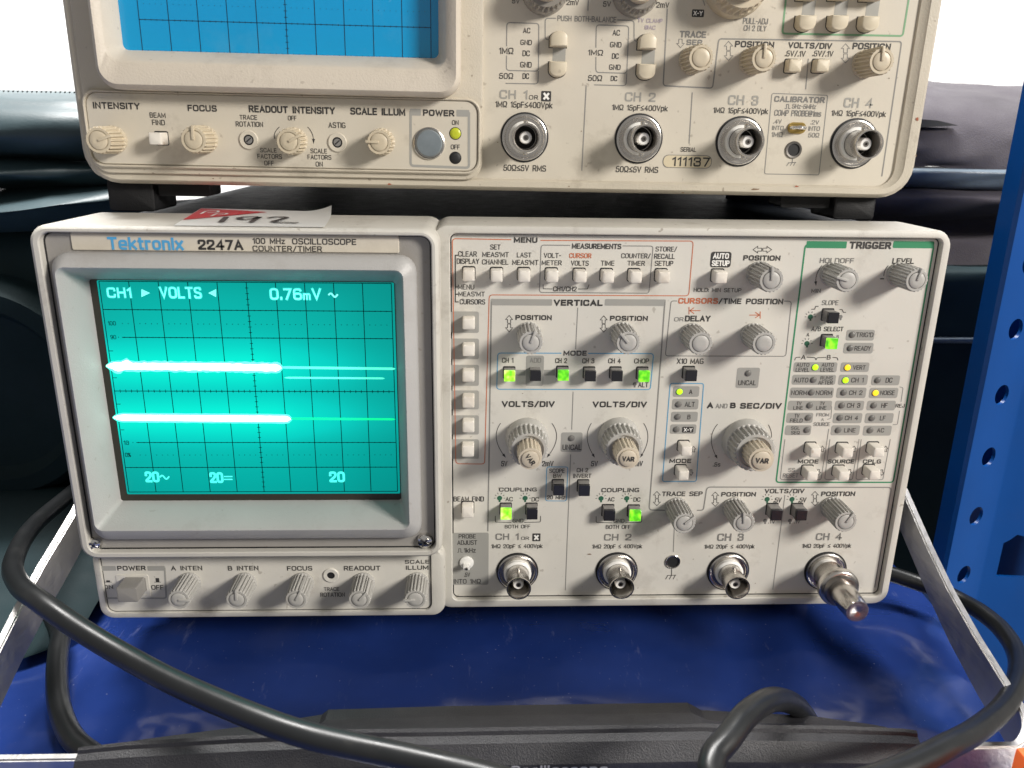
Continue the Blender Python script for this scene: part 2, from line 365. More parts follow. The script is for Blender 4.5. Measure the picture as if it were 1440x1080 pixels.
def text_mesh(t, W, H, bold=0., sw=None):
    """flat lettering mesh that fills W x H, centred on the origin in the x-z plane, strokes of even width"""
    W, H = round(W, 5), round(H, 5); k = (t, W, H, bold, sw)
    if k in TXT: return TXT[k]
    gap = .26 + bold*2.0; x = 0; S_ = []
    for ch in t:
        w_, st_ = GLYPH[ch]
        for pts, cl, r_ in st_: S_.append(([(x+a, b) for a, b in pts], cl, r_))
        x += w_ + gap
    xs = [p[0] for s in S_ for p in s[0]]; zs_ = [p[1] for s in S_ for p in s[0]]
    z0, z1 = min(zs_), max(zs_); x0, x1 = min(xs), max(xs); sw = sw or min((.138 + bold*3.8)*H/max(1e-6, z1-z0), (.125+bold*3.)*W/max(1e-6, x1-x0)*1.4)
    fx = (W-sw)/max(1e-6, x1-x0) if x1 > x0 else 1.; fz = (H-sw)/(z1-z0); vs_, fs = [], []
    for i, (pts, cl, r_) in enumerate(S_):
        P = [(((a-(x0+x1)/2)*fx), (b-(z0+z1)/2)*fz) for a, b in pts]
        if r_: P = fillet(P, r_*fz, cl, 4)
        if not cl:                                      # square ends
            P = [np.array(q) for q in P]
            for e, n_ in ((0, 1), (-1, -2)):
                d = P[e]-P[n_]; P[e] = P[e]+d/(np.linalg.norm(d)+1e-12)*sw*.48
            P = [tuple(q) for q in P]
        a, b = strip_mesh(P, sw, -i*1.5e-6, bool(cl)); kk = len(vs_); vs_ += a; fs += [tuple(j+kk for j in f) for f in b]
    TXT[k] = mesh(vs_, fs, False); return TXT[k]
INKY = .00012
def text(T, t, x0, x1, yt, yb, m='ink', bold=.012, name='lettering', dy=0, rot=0, parent=None, sw=None):
    a, b, c, d = T.rect(x0, x1, yt, yb)
    return link(name, text_mesh(t, abs(b-a), abs(d-c), bold, sw), m, parent or T.root, ((a+b)/2, T.ly-INKY-dy, (c+d)/2), None, (0, rot, 0) if rot else None)
def line(T, pts, m='line_grey', wd=.0004, r=.0012, name='printed_line', closed=False, dy=0):
    P = [(lambda q: (q[0], q[2]))(T.at(u, v)) for u, v in pts]
    if r: P = fillet(P, r, closed)
    return link(name, mesh(*strip_mesh(P, wd, T.ly-INKY*.6-dy, closed), smooth=False), m, T.root)
def lines(T, list_, m='line_grey', wd=.0004, name='printed_symbol'):
    vs_, fs = [], []
    for pts in list_:
        P = [(lambda q: (q[0], q[2]))(T.at(u, v)) for u, v in pts]; a, b = strip_mesh(P, wd, T.ly-INKY*.7); k = len(vs_); vs_ += a; fs += [tuple(i+k for i in f) for f in b]
    return link(name, mesh(vs_, fs, smooth=False), m, T.root)
def disc(T, u, v, rpx, m, name, dy=.00005, n=24, parent=None):
    p = T.at(u, v); r = abs(T.at(u+rpx, v)[0]-p[0])
    return link(name, lathe([(r, 0), (r*.96, .00008)], n), m, parent or T.root, (p[0], T.ly-dy, p[2]))
def arrows(T, u, v, hpx, wpx=10, m='ink', horiz=False):
    """pair of open arrows printed beside a control"""
    g = []
    for s in (-1, 1):
        h = hpx/2; a = [(-.22, .06), (-.22, .5), (-.5, .5), (0, 1), (.5, .5), (.22, .5), (.22, .06), (-.22, .06)]
        g.append([((u+s*y*h, v+x*wpx) if horiz else (u+x*wpx, v+s*y*h)) for x, y in a])
    lines(T, g, m, .00022)
def open_arrow(T, u, v, h, wpx, up=True, m='ink'):
    s = -1 if up else 1; a = [(-.22, 0), (-.22, .5), (-.5, .5), (0, 1), (.5, .5), (.22, .5), (.22, 0), (-.22, 0)]
    lines(T, [[(u+x*wpx, v+s*(y-.5)*h) for x, y in a]], m, .0002)
def bulb(T, u, v, m='bulb_green', r=3.6, rays=True):
    disc(T, u, v, r, m, 'lamp_symbol', dy=.00004)
    patch(T, u-1.3, u+1.3, v+r-.6, v+r+2, m, .0001, 'lamp_symbol')
    if rays:
        lines(T, [[(u+math.cos(a)*(r+2), v+math.sin(a)*(r+2)), (u+math.cos(a)*(r+4.4), v+math.sin(a)*(r+4.4))] for a in (math.radians(k) for k in (180, 215, 250, 290, 325, 0))], 'ink', .0002)
KN = {}
def knob(T, u, v, rpx, L=.0125, ang=None, body='knob', cap='knob_cap', ribs=20, flat=False):
    """fluted knob; (u, v) is the centre of its front face in the photo, rpx the front radius"""
    Y = T.Y-L; p = T.at(u, v, Y); r = round(abs(T.at(u+rpx, v, Y)[0]-p[0]), 5); key = (r, L, ribs)
    if key not in KN:
        b = lathe([(r*1.04, 0), (r*1.06, .0006), (r*1.06, .0011), (r*1.02, .0014), (r*1.0, L-.0007), (r*.97, L-.0003), (r*.90, L), (r*.72, L), (r*.72, L-.0004), (r*.69, L-.0004)], ribs*4, (3, 5, ribs, .14), 30)
        c = lathe([(r*.66, -.0005), (r*.66, .0001), (r*.62, .00025), (r*.3, .0003)], 36)
        s = r*1.0
        q = box_mesh(-r*.10, r*.10, -.0008, .0004, r*.02, r*1.05, .00015)
        g = box_mesh(-r*.09, r*.09, .0004, L*.85, r*.94, r*1.05, .00015)
        KN[key] = (b, c, q, g)
    b, c, q, g = KN[key]
    o = link('knob', b, body, T.root, (p[0], T.ly, p[2]), None, (0, random.uniform(0, .3), 0)); ro = o.rotation_euler[1]
    link('cap', c, cap, o, (0, -L, 0))
    if ang is not None:
        a = math.radians(90-ang) - ro
        link('pointer', q, cap, o, (0, -L, 0), None, (0, a, 0)); link('pointer_ridge', g, body, o, (0, -L, 0), None, (0, a, 0))
    return o
def big_knob(T, u, v, r, vang, sc=1., Lv=.022, n=26):
    """stepped attenuator knob; (u, v) is the centre of the VAR cap in the photo"""
    p = T.at(u, v, T.Y-Lv); key = ('big', r)
    if key not in KN:
        sk = lathe([(r*1.0, 0), (r*1.0, .0012), (r*.985, .0022), (r*.95, .0035), (r*.92, .0046), (r*.90, .005), (r*.89, .0112), (r*.86, .0124), (r*.80, .0128), (r*.68, .0128), (r*.68, .0118), (r*.3, .0118)], n*4, (5, 7, n, .10), 30)
        vr = r*.55
        vb = lathe([(vr, .0119), (vr, .0125), (vr*.97, Lv-.0012), (vr*.92, Lv-.0005), (vr*.74, Lv-.0004), (vr*.72, Lv-.0006)], 18*4, (0, 2, 18, .10), 30)
        vc = lathe([(vr*.70, 0), (vr*.70, .0006), (vr*.64, .0008), (vr*.2, .0008)], 36)
        KN[key] = (sk, vb, vc, vr)
    sk, vb, vc, vr = KN[key]
    o = link('attenuator_knob', sk, 'knob', T.root, (p[0], T.ly, p[2]))
    link('variable_knob', vb, 'var_knob', o); link('cap', vc, 'var_knob', o, (0, -(Lv-.0006), 0))
    link('lettering', text_mesh('VAR', vr*.98, vr*.42, .02), 'ink', o, (0, -Lv-.00035, 0), None, (0, math.radians(vang), 0))
    return o
BT = {}
def button(T, u, v, wpx, hpx, L, m='button', face=None, r=.0004, bev=.00055, well=True, taper=.9, name='push_button', wellm='black'):
    """push button; (u, v), wpx, hpx describe its front outline in the photo"""
    Y = T.Y-L; a, b, c, d = T.rect(u-wpx/2, u+wpx/2, v-hpx/2, v+hpx/2, Y); W, H = round((b-a)/2, 4), round((d-c)/2, 4); key = (W, H, L, r, face is not None)
    if key not in BT:
        e = bev
        main = rect_loft([(-W, W, -H, H, r, 0), (-W, W, -H, H, r, -L+e), (-W+e*.3, W-e*.3, -H+e*.3, H-e*.3, r, -L+e*.3), (-W+e, W-e, -H+e, H-e, r*.6, -L)])
        wl = rect_loft([(-W-.00035, W+.0003, -H-.0003, H+.0005, r+.0002, 0), (-W-.00035, W+.0003, -H-.0003, H+.0005, r+.0002, -.00004)], n=3)
        fc = rect_loft([(-W, W, -H, H, .0002, 0), (-W, W, -H, H, .0002, -.0012), (-W+.0002, W-.0002, -H+.0002, H-.0002, .0002, -.0014)], n=2)
        BT[key] = (main, wl, fc)
    main, wl, fc = BT[key]
    o = link(name, main, m, T.root, ((a+b)/2, T.ly, (c+d)/2))
    if well: link('button_well', wl, wellm, o, (0, -.0000, 0))
    if face: link('button_face', fc, face, o, (0, -L+.0002, 0))
    return o
def led(T, u, v, m='led_off', r=4.0):
    o = disc(T, u, v, r+.9, 'ink_grey', 'indicator_lamp', dy=.00012); p = T.at(u, v); q = abs(T.at(u+r, v)[0]-p[0])
    link('lens', lathe([(q, .00009), (q*.9, .0004), (q*.5, .0006)], 20), m, o)
BN = {}
def bnc(T, u, v, rpx, L=.0125):
    p = T.at(u, v); r = round(abs(T.at(u+rpx, v)[0]-p[0]), 4); key = (r, L)
    if key not in BN:
        t = r*.55
        BN[key] = (lathe([(r*1.03, 0), (r*1.03, .0003), (r*.97, .0004)], 40),
                   lathe([(r*.96, .0003), (r*.96, .0009), (r*.90, .0012), (r*.84, .0011), (r*.82, .0005), (r*.4, .0005)], 40),
                   lathe([(t*1.22, .0005), (t*1.22, .0022), (t*1.1, .0027), (t, .0027)], 40, cap=False),
                   lathe([(t*.98, .0004), (t*.98, L*.55), (t*1.0, L*.58), (t*1.0, L-.0008), (t*1.07, L-.0004), (t*1.05, L), (t*.95, L), (t*.88, L-.0008), (t*.88, .002), (t*.2, .002)], 44),
                   lathe([(t*.46, .002), (t*.46, L-.0035), (t*.40, L-.003), (t*.20, L-.003), (t*.17, L-.0045), (t*.1, L-.0045)], 28),
                   lathe([(t*.21, L-.0046), (t*.21, L-.0029), (t*.10, L-.0029), (t*.10, L-.0046)], 20),
                   lathe([(.0009, t*.9), (.0009, t*1.22), (.0006, t*1.28)], 14), lathe([(t*.86, .0021), (t*.80, .0021)], 30), t)
    ring, nut, tef, body, ins, pin, lug, floor, t = BN[key]
    o = link('bnc_connector', nut, 'metal', T.root, (p[0], T.ly, p[2]))
    link('dark_ring', ring, 'black', o); link('insulating_collar', tef, 'teflon', o); link('barrel', body, 'metal', o); link('insulator', ins, 'teflon', o)
    link('contact', pin, 'metal_dark', o); link('barrel_floor', floor, 'black', o)
    for k in (1, -1): link('bayonet_lug', lug, 'metal', o, (0, -L*.5, 0), None, (math.pi/2*k, 0, 0))
    return o
def socket(T, u, v, rpx, inner=.55, m='metal', collar=None):
    p = T.at(u, v); r = abs(T.at(u+rpx, v)[0]-p[0])
    o = link('socket', lathe([(r, -.0001), (r, .0004), (r*.93, .0006), (r*inner, .0005), (r*inner, .0002)], 32, cap=False), m, T.root, (p[0], T.ly, p[2]))
    link('socket_hole', lathe([(r*inner*1.02, .0001), (r*inner*.4, .0001)], 28), 'black', o); return o
def arc(T, pts, m='ink', wd=.00025, head=True):
    P = [(lambda q: (q[0], q[2]))(T.at(u, v)) for u, v in pts]; a, b, c = map(np.array, P)
    Q = [tuple((1-t)**2*a+2*t*(1-t)*(2*b-.5*a-.5*c)+t*t*c) for t in np.linspace(0, 1, 13)]
    link('printed_arc', mesh(*strip_mesh(Q, wd, T.ly-INKY*.6), smooth=False), m, T.root)
    if head:
        d = np.array(Q[-1])-np.array(Q[-2]); d = d/np.linalg.norm(d); n = np.array([-d[1], d[0]]); e = np.array(Q[-1]); y = T.ly-INKY*.65
        tri = [e+d*.0006, e-d*.0012+n*.00055, e-d*.0012-n*.00055]
        link('arrow_head', mesh([(q[0], y, q[1]) for q in tri], [(0, 1, 2)], False), m, T.root)
# ================================================================== the setting
def wavy_sheet(x0, x1, y0, y1, nx, ny, fn):
    vs_ = [(x0+(x1-x0)*i/nx, y0+(y1-y0)*j/ny, 0) for j in range(ny+1) for i in range(nx+1)]; vs_ = [(x, y, fn(x, y)) for x, y, _ in vs_]
    fs = [(j*(nx+1)+i, j*(nx+1)+i+1, (j+1)*(nx+1)+i+1, (j+1)*(nx+1)+i) for j in range(ny) for i in range(nx)]
    return mesh(vs_, fs, angle=80)
o = link('wall', box_mesh(-2.6, 3.0, 1.7, 1.75, -.6, 1.7, 0), 'wall_white', None); tag(o, kind='structure')
SHZ = -.0215
def shelf_mat():
    m = mat('shelf_blue', (.012, .028, .20), .17, spec=.9, coat=.6); nt = m.node_tree; b = nt.nodes['Principled BSDF']; g = nt.nodes.new('ShaderNodeNewGeometry')
    def nz(sc, det, r, aniso=None):
        n = nt.nodes.new('ShaderNodeTexNoise'); n.inputs['Scale'].default_value = sc; n.inputs['Detail'].default_value = det; n.inputs['Roughness'].default_value = r; src = g.outputs['Position']
        if aniso:
            mp = nt.nodes.new('ShaderNodeMapping'); mp.inputs['Scale'].default_value = aniso; nt.links.new(src, mp.inputs[0]); src = mp.outputs[0]
        nt.links.new(src, n.inputs['Vector']); return n.outputs['Fac']
    def rmp(src, lo, hi, a, c):
        r = nt.nodes.new('ShaderNodeMapRange'); r.inputs[1].default_value = lo; r.inputs[2].default_value = hi; r.inputs[3].default_value = a; r.inputs[4].default_value = c; nt.links.new(src, r.inputs[0]); return r.outputs[0]
    def mx(f, A, B):
        x = nt.nodes.new('ShaderNodeMix'); x.data_type = 'RGBA'; nt.links.new(f, x.inputs[0])
        for k, v in ((6, A), (7, B)):
            if isinstance(v, tuple): x.inputs[k].default_value = (*v, 1)
            else: nt.links.new(v, x.inputs[k])
        return x.outputs[2]
    c = mx(rmp(nz(14, 4, .6), .35, .7, 0, 1), (.010, .028, .145), (.018, .044, .205))
    c = mx(rmp(nz(60, 8, .75, (2.2, .5, 1)), .60, .78, 0, .45), c, (.25, .28, .42))
    c = mx(rmp(nz(900, 1, .5), .77, .81, 0, .4), c, (.45, .47, .55))
    nt.links.new(c, b.inputs['Base Color']); nt.links.new(rmp(nz(30, 6, .7), .35, .7, .08, .24), b.inputs['Roughness'])
    bp = nt.nodes.new('ShaderNodeBump'); bp.inputs['Strength'].default_value = .6; bp.inputs['Distance'].default_value = .002
    nt.links.new(nz(26, 3, .5), bp.inputs['Height']); nt.links.new(bp.outputs[0], b.inputs['Normal'])
shelf_mat()
def shelf_z(x, y):
    z = SHZ - .0035 + .0007*math.sin(x*42+y*25) + .0005*math.sin(x*95-y*70+1.3) + .0004*math.sin(y*160+x*30)
    z += .0028*math.exp(-((x-.285-.35*(y+.03))/.012)**2) - .002*math.exp(-((x-.262-.3*(y+.03))/.01)**2)
    z += .0016*math.exp(-((x-.02+.3*y)/.02)**2)
    return min(z, SHZ+.0012)
o = link('shelf', wavy_sheet(-.62, .376, -.21, .62, 150, 110, shelf_z), 'shelf_blue', None); tag(o, kind='structure')
# ================================================================== lower oscilloscope
low = top('oscilloscope', 'lower grey oscilloscope with a glowing green screen and a number sticker on top', 'oscilloscope')
YC, YR, YL = -.0134, 0., -.0058                      # front planes: screen block, right block, lower left block
# cabinet and castings
link('cabinet', box_mesh(.003, .327, .0312, .43, .003, .1565, .004), 'cabinet', low)
link('front_casting', rect_loft([(.136, .33, 0, .1597, .006, .031), (.136, .33, 0, .1597, .006, .0016), (.1363, .3297, .0003, .1594, .006, .0005), (.1372, .3288, .0012, .1585, .0055, 0),
     (.1424, .3268, .0035, .1571, .0026, 0), (.1428, .3264, .0039, .1567, .0024, .0004), (.1428, .3264, .0039, .1567, .0024, .003)], cap1=False), 'case', low, (0, 0, 0))
link('front_panel', rect_loft([(.1420, .3272, .003, .1576, .002, .0040), (.1420, .3272, .003, .1576, .002, .0025)], True, True), 'panel', low)
link('screen_casting', rect_loft([(0, .1393, .0318, .1597, .006, .0309), (0, .1393, .0318, .1597, .006, YC+.002), (.0003, .1390, .0321, .1594, .006, YC+.0008), (.0014, .1381, .0330, .1585, .0052, YC),
     (.0030, .1371, .0343, .1577, .004, YC), (.0034, .1367, .0347, .1573, .0036, YC+.0005), (.0034, .1367, .0347, .1573, .0036, YC+.0042)], cap1=False), 'case', low)
link('screen_surround', rect_loft([(.003, .1371, .0343, .1577, .003, YC+.0044), (.003, .1371, .0343, .1577, .003, YC+.0032), (.0068, .1307, .0410, .1498, .005, YC+.0032), (.0068, .1307, .0410, .1498, .005, YC+.0044)], False, False), 'surround_grey', low)
link('control_casting', rect_loft([(-.0004, .1398, 0, .0316, .005, .0308), (-.0004, .1398, 0, .0316, .005, YL+.002), (0, .1394, .0004, .0316, .005, YL+.0006), (.0010, .1384, .0013, .0316, .0045, YL),
     (.0026, .1345, .0028, .0316, .0035, YL), (.0029, .1342, .0031, .0316, .003, YL+.0012)], cap1=False), 'case', low)
link('control_panel', rect_loft([(.0024, .1347, .0026, .0316, .003, YL+.002), (.0024, .1347, .0026, .0316, .003, YL+.001)], True, True), 'panel', low)
for x in (.03, .30):
    for y in (.045, .40): link('foot', rect_loft([(x-.012, x+.012, -.0212, .004, .002, y+.012), (x-.012, x+.012, -.0212, .004, .002, y-.012)], True, True), 'rubber', low)
def seam(x0, x1, z0, z1, r, y, wd=.00045, name='seam'):
    return link(name, mesh(*strip_mesh(rr(x0, x1, z0, z1, r), wd, y, True), smooth=False), 'black', low)
seam(.14305, .32615, .00415, .15645, .0022, .00245); seam(.0037, .1364, .0350, .1570, .0034, YC+.00315, .0007); seam(.0030, .1341, .0032, .0314, .0029, YL+.00095, .0003)
# screen bezel: raised frame that slopes in to the screen
YS = -.002
SC = (.0129, .1226, .0514, .1392)
FO = (.0062, .1313, .0404, .1504)
link('screen_bezel', rect_loft([(*FO, .006, YC+.0035), (*FO, .006, -.0128), (FO[0]+.0003, FO[1]-.0003, FO[2]+.0003, FO[3]-.0003, .006, -.0136), (FO[0]+.0011, FO[1]-.0011, FO[2]+.0011, FO[3]-.0011, .0055, -.0145),
     (.0084, .1275, .0454, .1463, .0034, -.0164), (.0088, .1271, .0459, .1459, .0030, -.0166), (.0093, .1266, .0465, .1454, .0027, -.0161), (SC[0]-.0002, SC[1]+.0002, SC[2]-.0002, SC[3]+.0002, .0012, YS-.0006), (SC[0], SC[1], SC[2], SC[3], .001, YS+.0004)], cap1=False), 'crt_grey', low)
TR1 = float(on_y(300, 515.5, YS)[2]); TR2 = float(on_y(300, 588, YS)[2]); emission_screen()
link('screen_border', rect_loft([(SC[0]-.001, SC[1]+.001, SC[2]-.001, SC[3]+.001, .001, YS+.0012), (SC[0]-.001, SC[1]+.001, SC[2]-.001, SC[3]+.001, .001, YS+.0002)], True, True), 'screen_edge', low)
GX0, GX1, GZ0, GZ1 = .0164, .1213, .0552, .1386
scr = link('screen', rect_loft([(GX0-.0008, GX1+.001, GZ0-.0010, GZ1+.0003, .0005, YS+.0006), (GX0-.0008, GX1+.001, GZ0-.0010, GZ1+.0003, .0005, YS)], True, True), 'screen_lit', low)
def graticule(x0, x1, z0, z1, y, nx, nz, m, root, lw=.00029, dots=True):
    vs_, fs = [], []
    def q(a, b, c, d):
        k = len(vs_); vs_.extend([(a, y, c), (b, y, c), (b, y, d), (a, y, d)]); fs.append((k, k+1, k+2, k+3))
    dx, dz = (x1-x0)/nx, (z1-z0)/nz
    for i in range(nx+1): q(x0+i*dx-lw/2, x0+i*dx+lw/2, z0, z1)
    for j in range(nz+1):
        if j in (1, 2, 4, 6, 7) or j in (0, nz): q(x0 + (.0055 if j in (2, 6) else 0), x1, z0+j*dz-lw/2, z0+j*dz+lw/2)
    for i in range(nx*5): q(x0+i*dx/5-lw*.4, x0+i*dx/5+lw*.4, z0+4*dz-.0006, z0+4*dz+.0006)
    for j in range(nz*5): q(x0+nx/2*dx-.0006, x0+nx/2*dx+.0006, z0+j*dz/5-lw*.4, z0+j*dz/5+lw*.4)
    for j in (1, 2, 6, 7):
        for i in range(nx*5): q(x0+i*dx/5-lw*.4, x0+i*dx/5+lw*.4, z0+j*dz-.00022, z0+j*dz+.00022)
    for j in (1.5, 6.5):
        for i in range(3, nx*5): q(x0+i*dx/5-lw*.5, x0+i*dx/5+lw*.5, z0+j*dz-lw*.5, z0+j*dz+lw*.5)
    for j in (2.5, 3.5, 4.5, 5.5): q(x0, x0+.0016, z0+j*dz-lw*.4, z0+j*dz+lw*.4)
    return link('graticule', mesh(vs_, fs, False), m, root)
graticule(GX0, GX1, GZ0, GZ1, YS-.00006, 10, 8, 'grat', low)
S = Panel(low, (0, 0, 0), 0, YS)
for t, a, b, c, d in (('100', 152, 163, 451.5, 457.5), ('90', 155.5, 163.5, 471, 477), ('10', 174, 181.5, 619.5, 625.5), ('0%', 176, 184, 636.5, 642.5)): text(S, t, a, b, c, d, 'grat', .0)
for t, a, b, c, d in (('CH1', 151, 184, 405, 418), ('VOLTS', 225, 283, 404, 419), ('0.76', 380, 424, 406, 421), ('m', 427, 436, 413, 421), ('V', 439, 451, 406, 421), ('20', 205, 223, 664, 677), ('20', 296, 313, 665, 678), ('20', 464, 484, 664, 677)):
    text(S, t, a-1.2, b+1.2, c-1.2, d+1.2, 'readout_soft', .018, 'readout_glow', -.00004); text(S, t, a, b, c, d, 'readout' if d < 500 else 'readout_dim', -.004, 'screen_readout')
poly(S, [(199, 406.5), (199, 417.5), (211, 412)], 'readout', 'screen_readout'); poly(S, [(293, 412), (304, 406.5), (304, 417.5)], 'readout', 'screen_readout')
for u, v in ((462, 415), (225, 671)): lines(S, [[(u+i, v-2.5*math.sin(i*.52)) for i in range(0, 14)]], 'readout' if v < 500 else 'readout_dim', .0006, 'screen_readout')
lines(S, [[(315, 670), (327, 670)], [(315, 674), (327, 674)]], 'readout_dim', .0005, 'screen_readout')
def trace(x0, x1, v, hpx, m, jag=0, v1=None, dy=0.):
    n = 60; P = []
    for s in (1, -1):
        r = range(n+1) if s == 1 else range(n, -1, -1)
        for i in r:
            t = i/n; u = x0+(x1-x0)*t; e = min(1, t*22, (1-t)*40)**.5
            h = hpx/2*max(.15, e)*(1+jag*(random.uniform(-.12, .12)))
            if jag >= 1 and s == 1 and .09 < t < .14: h += 4.*math.sin((t-.09)/.05*math.pi)
            if jag >= 1 and s == -1 and .04 < t < .10: h += 3.*math.sin((t-.04)/.06*math.pi)
            P.append((u, v + ((v1 or v)-v)*t - s*h))
    poly(S, P, m, 'trace', .00002+dy)
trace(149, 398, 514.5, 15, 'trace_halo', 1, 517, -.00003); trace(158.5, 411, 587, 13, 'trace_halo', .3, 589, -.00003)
trace(150, 396, 514.5, 9.6, 'trace', 1, 517); trace(160, 409, 587, 8.2, 'trace', .3, 589)
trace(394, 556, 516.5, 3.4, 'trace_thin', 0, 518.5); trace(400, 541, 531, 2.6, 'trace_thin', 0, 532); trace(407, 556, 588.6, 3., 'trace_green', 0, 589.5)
# name plate
N = Panel(low, (0, 0, 0), 0, YC+.0026)
a, b, c, d = N.rect(100, 561, 329.5, 354); link('name_plate', rect_loft([(a, b, c, d, .0006, YC+.004), (a, b, c, d, .0006, YC+.0029), (a+.0002, b-.0002, c+.0002, d-.0002, .0006, YC+.0026)]), 'nameplate', low)
text(N, 'Tektronix', 151.7, 258, 333.5, 351.5, 'brand_blue', .016); text(N, '2247A', 278.5, 342, 337, 351.5, 'ink', .02)
text(N, '100 MHz', 355.5, 401, 334.8, 343, 'ink', .008); text(N, 'OSCILLOSCOPE', 411, 501, 335.5, 344, 'ink', .008); text(N, 'COUNTER/TIMER', 355.5, 453, 345.5, 354, 'ink', .008)
SU = Panel(low, (0, 0, 0), 0, YC+.0032)
def screw(T, u, v, rpx):
    p = T.at(u, v, T.Y-.002); r = abs(T.at(u+rpx, v, T.Y-.002)[0]-p[0])
    o = link('screw', lathe([(r, -.0002), (r, .0008), (r*.85, .0018), (r*.4, .0023), (r*.2, .0024)], 32), 'chrome', low, (p[0], T.ly, p[2]))
    for k in (.6, .6+math.pi/2): link('screw_slot', box_mesh(-r*.62, r*.62, -.0026, -.0015, -r*.13, r*.13, 0), 'metal_dark', o, (0, 0, 0), None, (0, k, 0))
screw(SU, 132, 766.5, 9.5); screw(SU, 597.5, 762.5, 11.5)
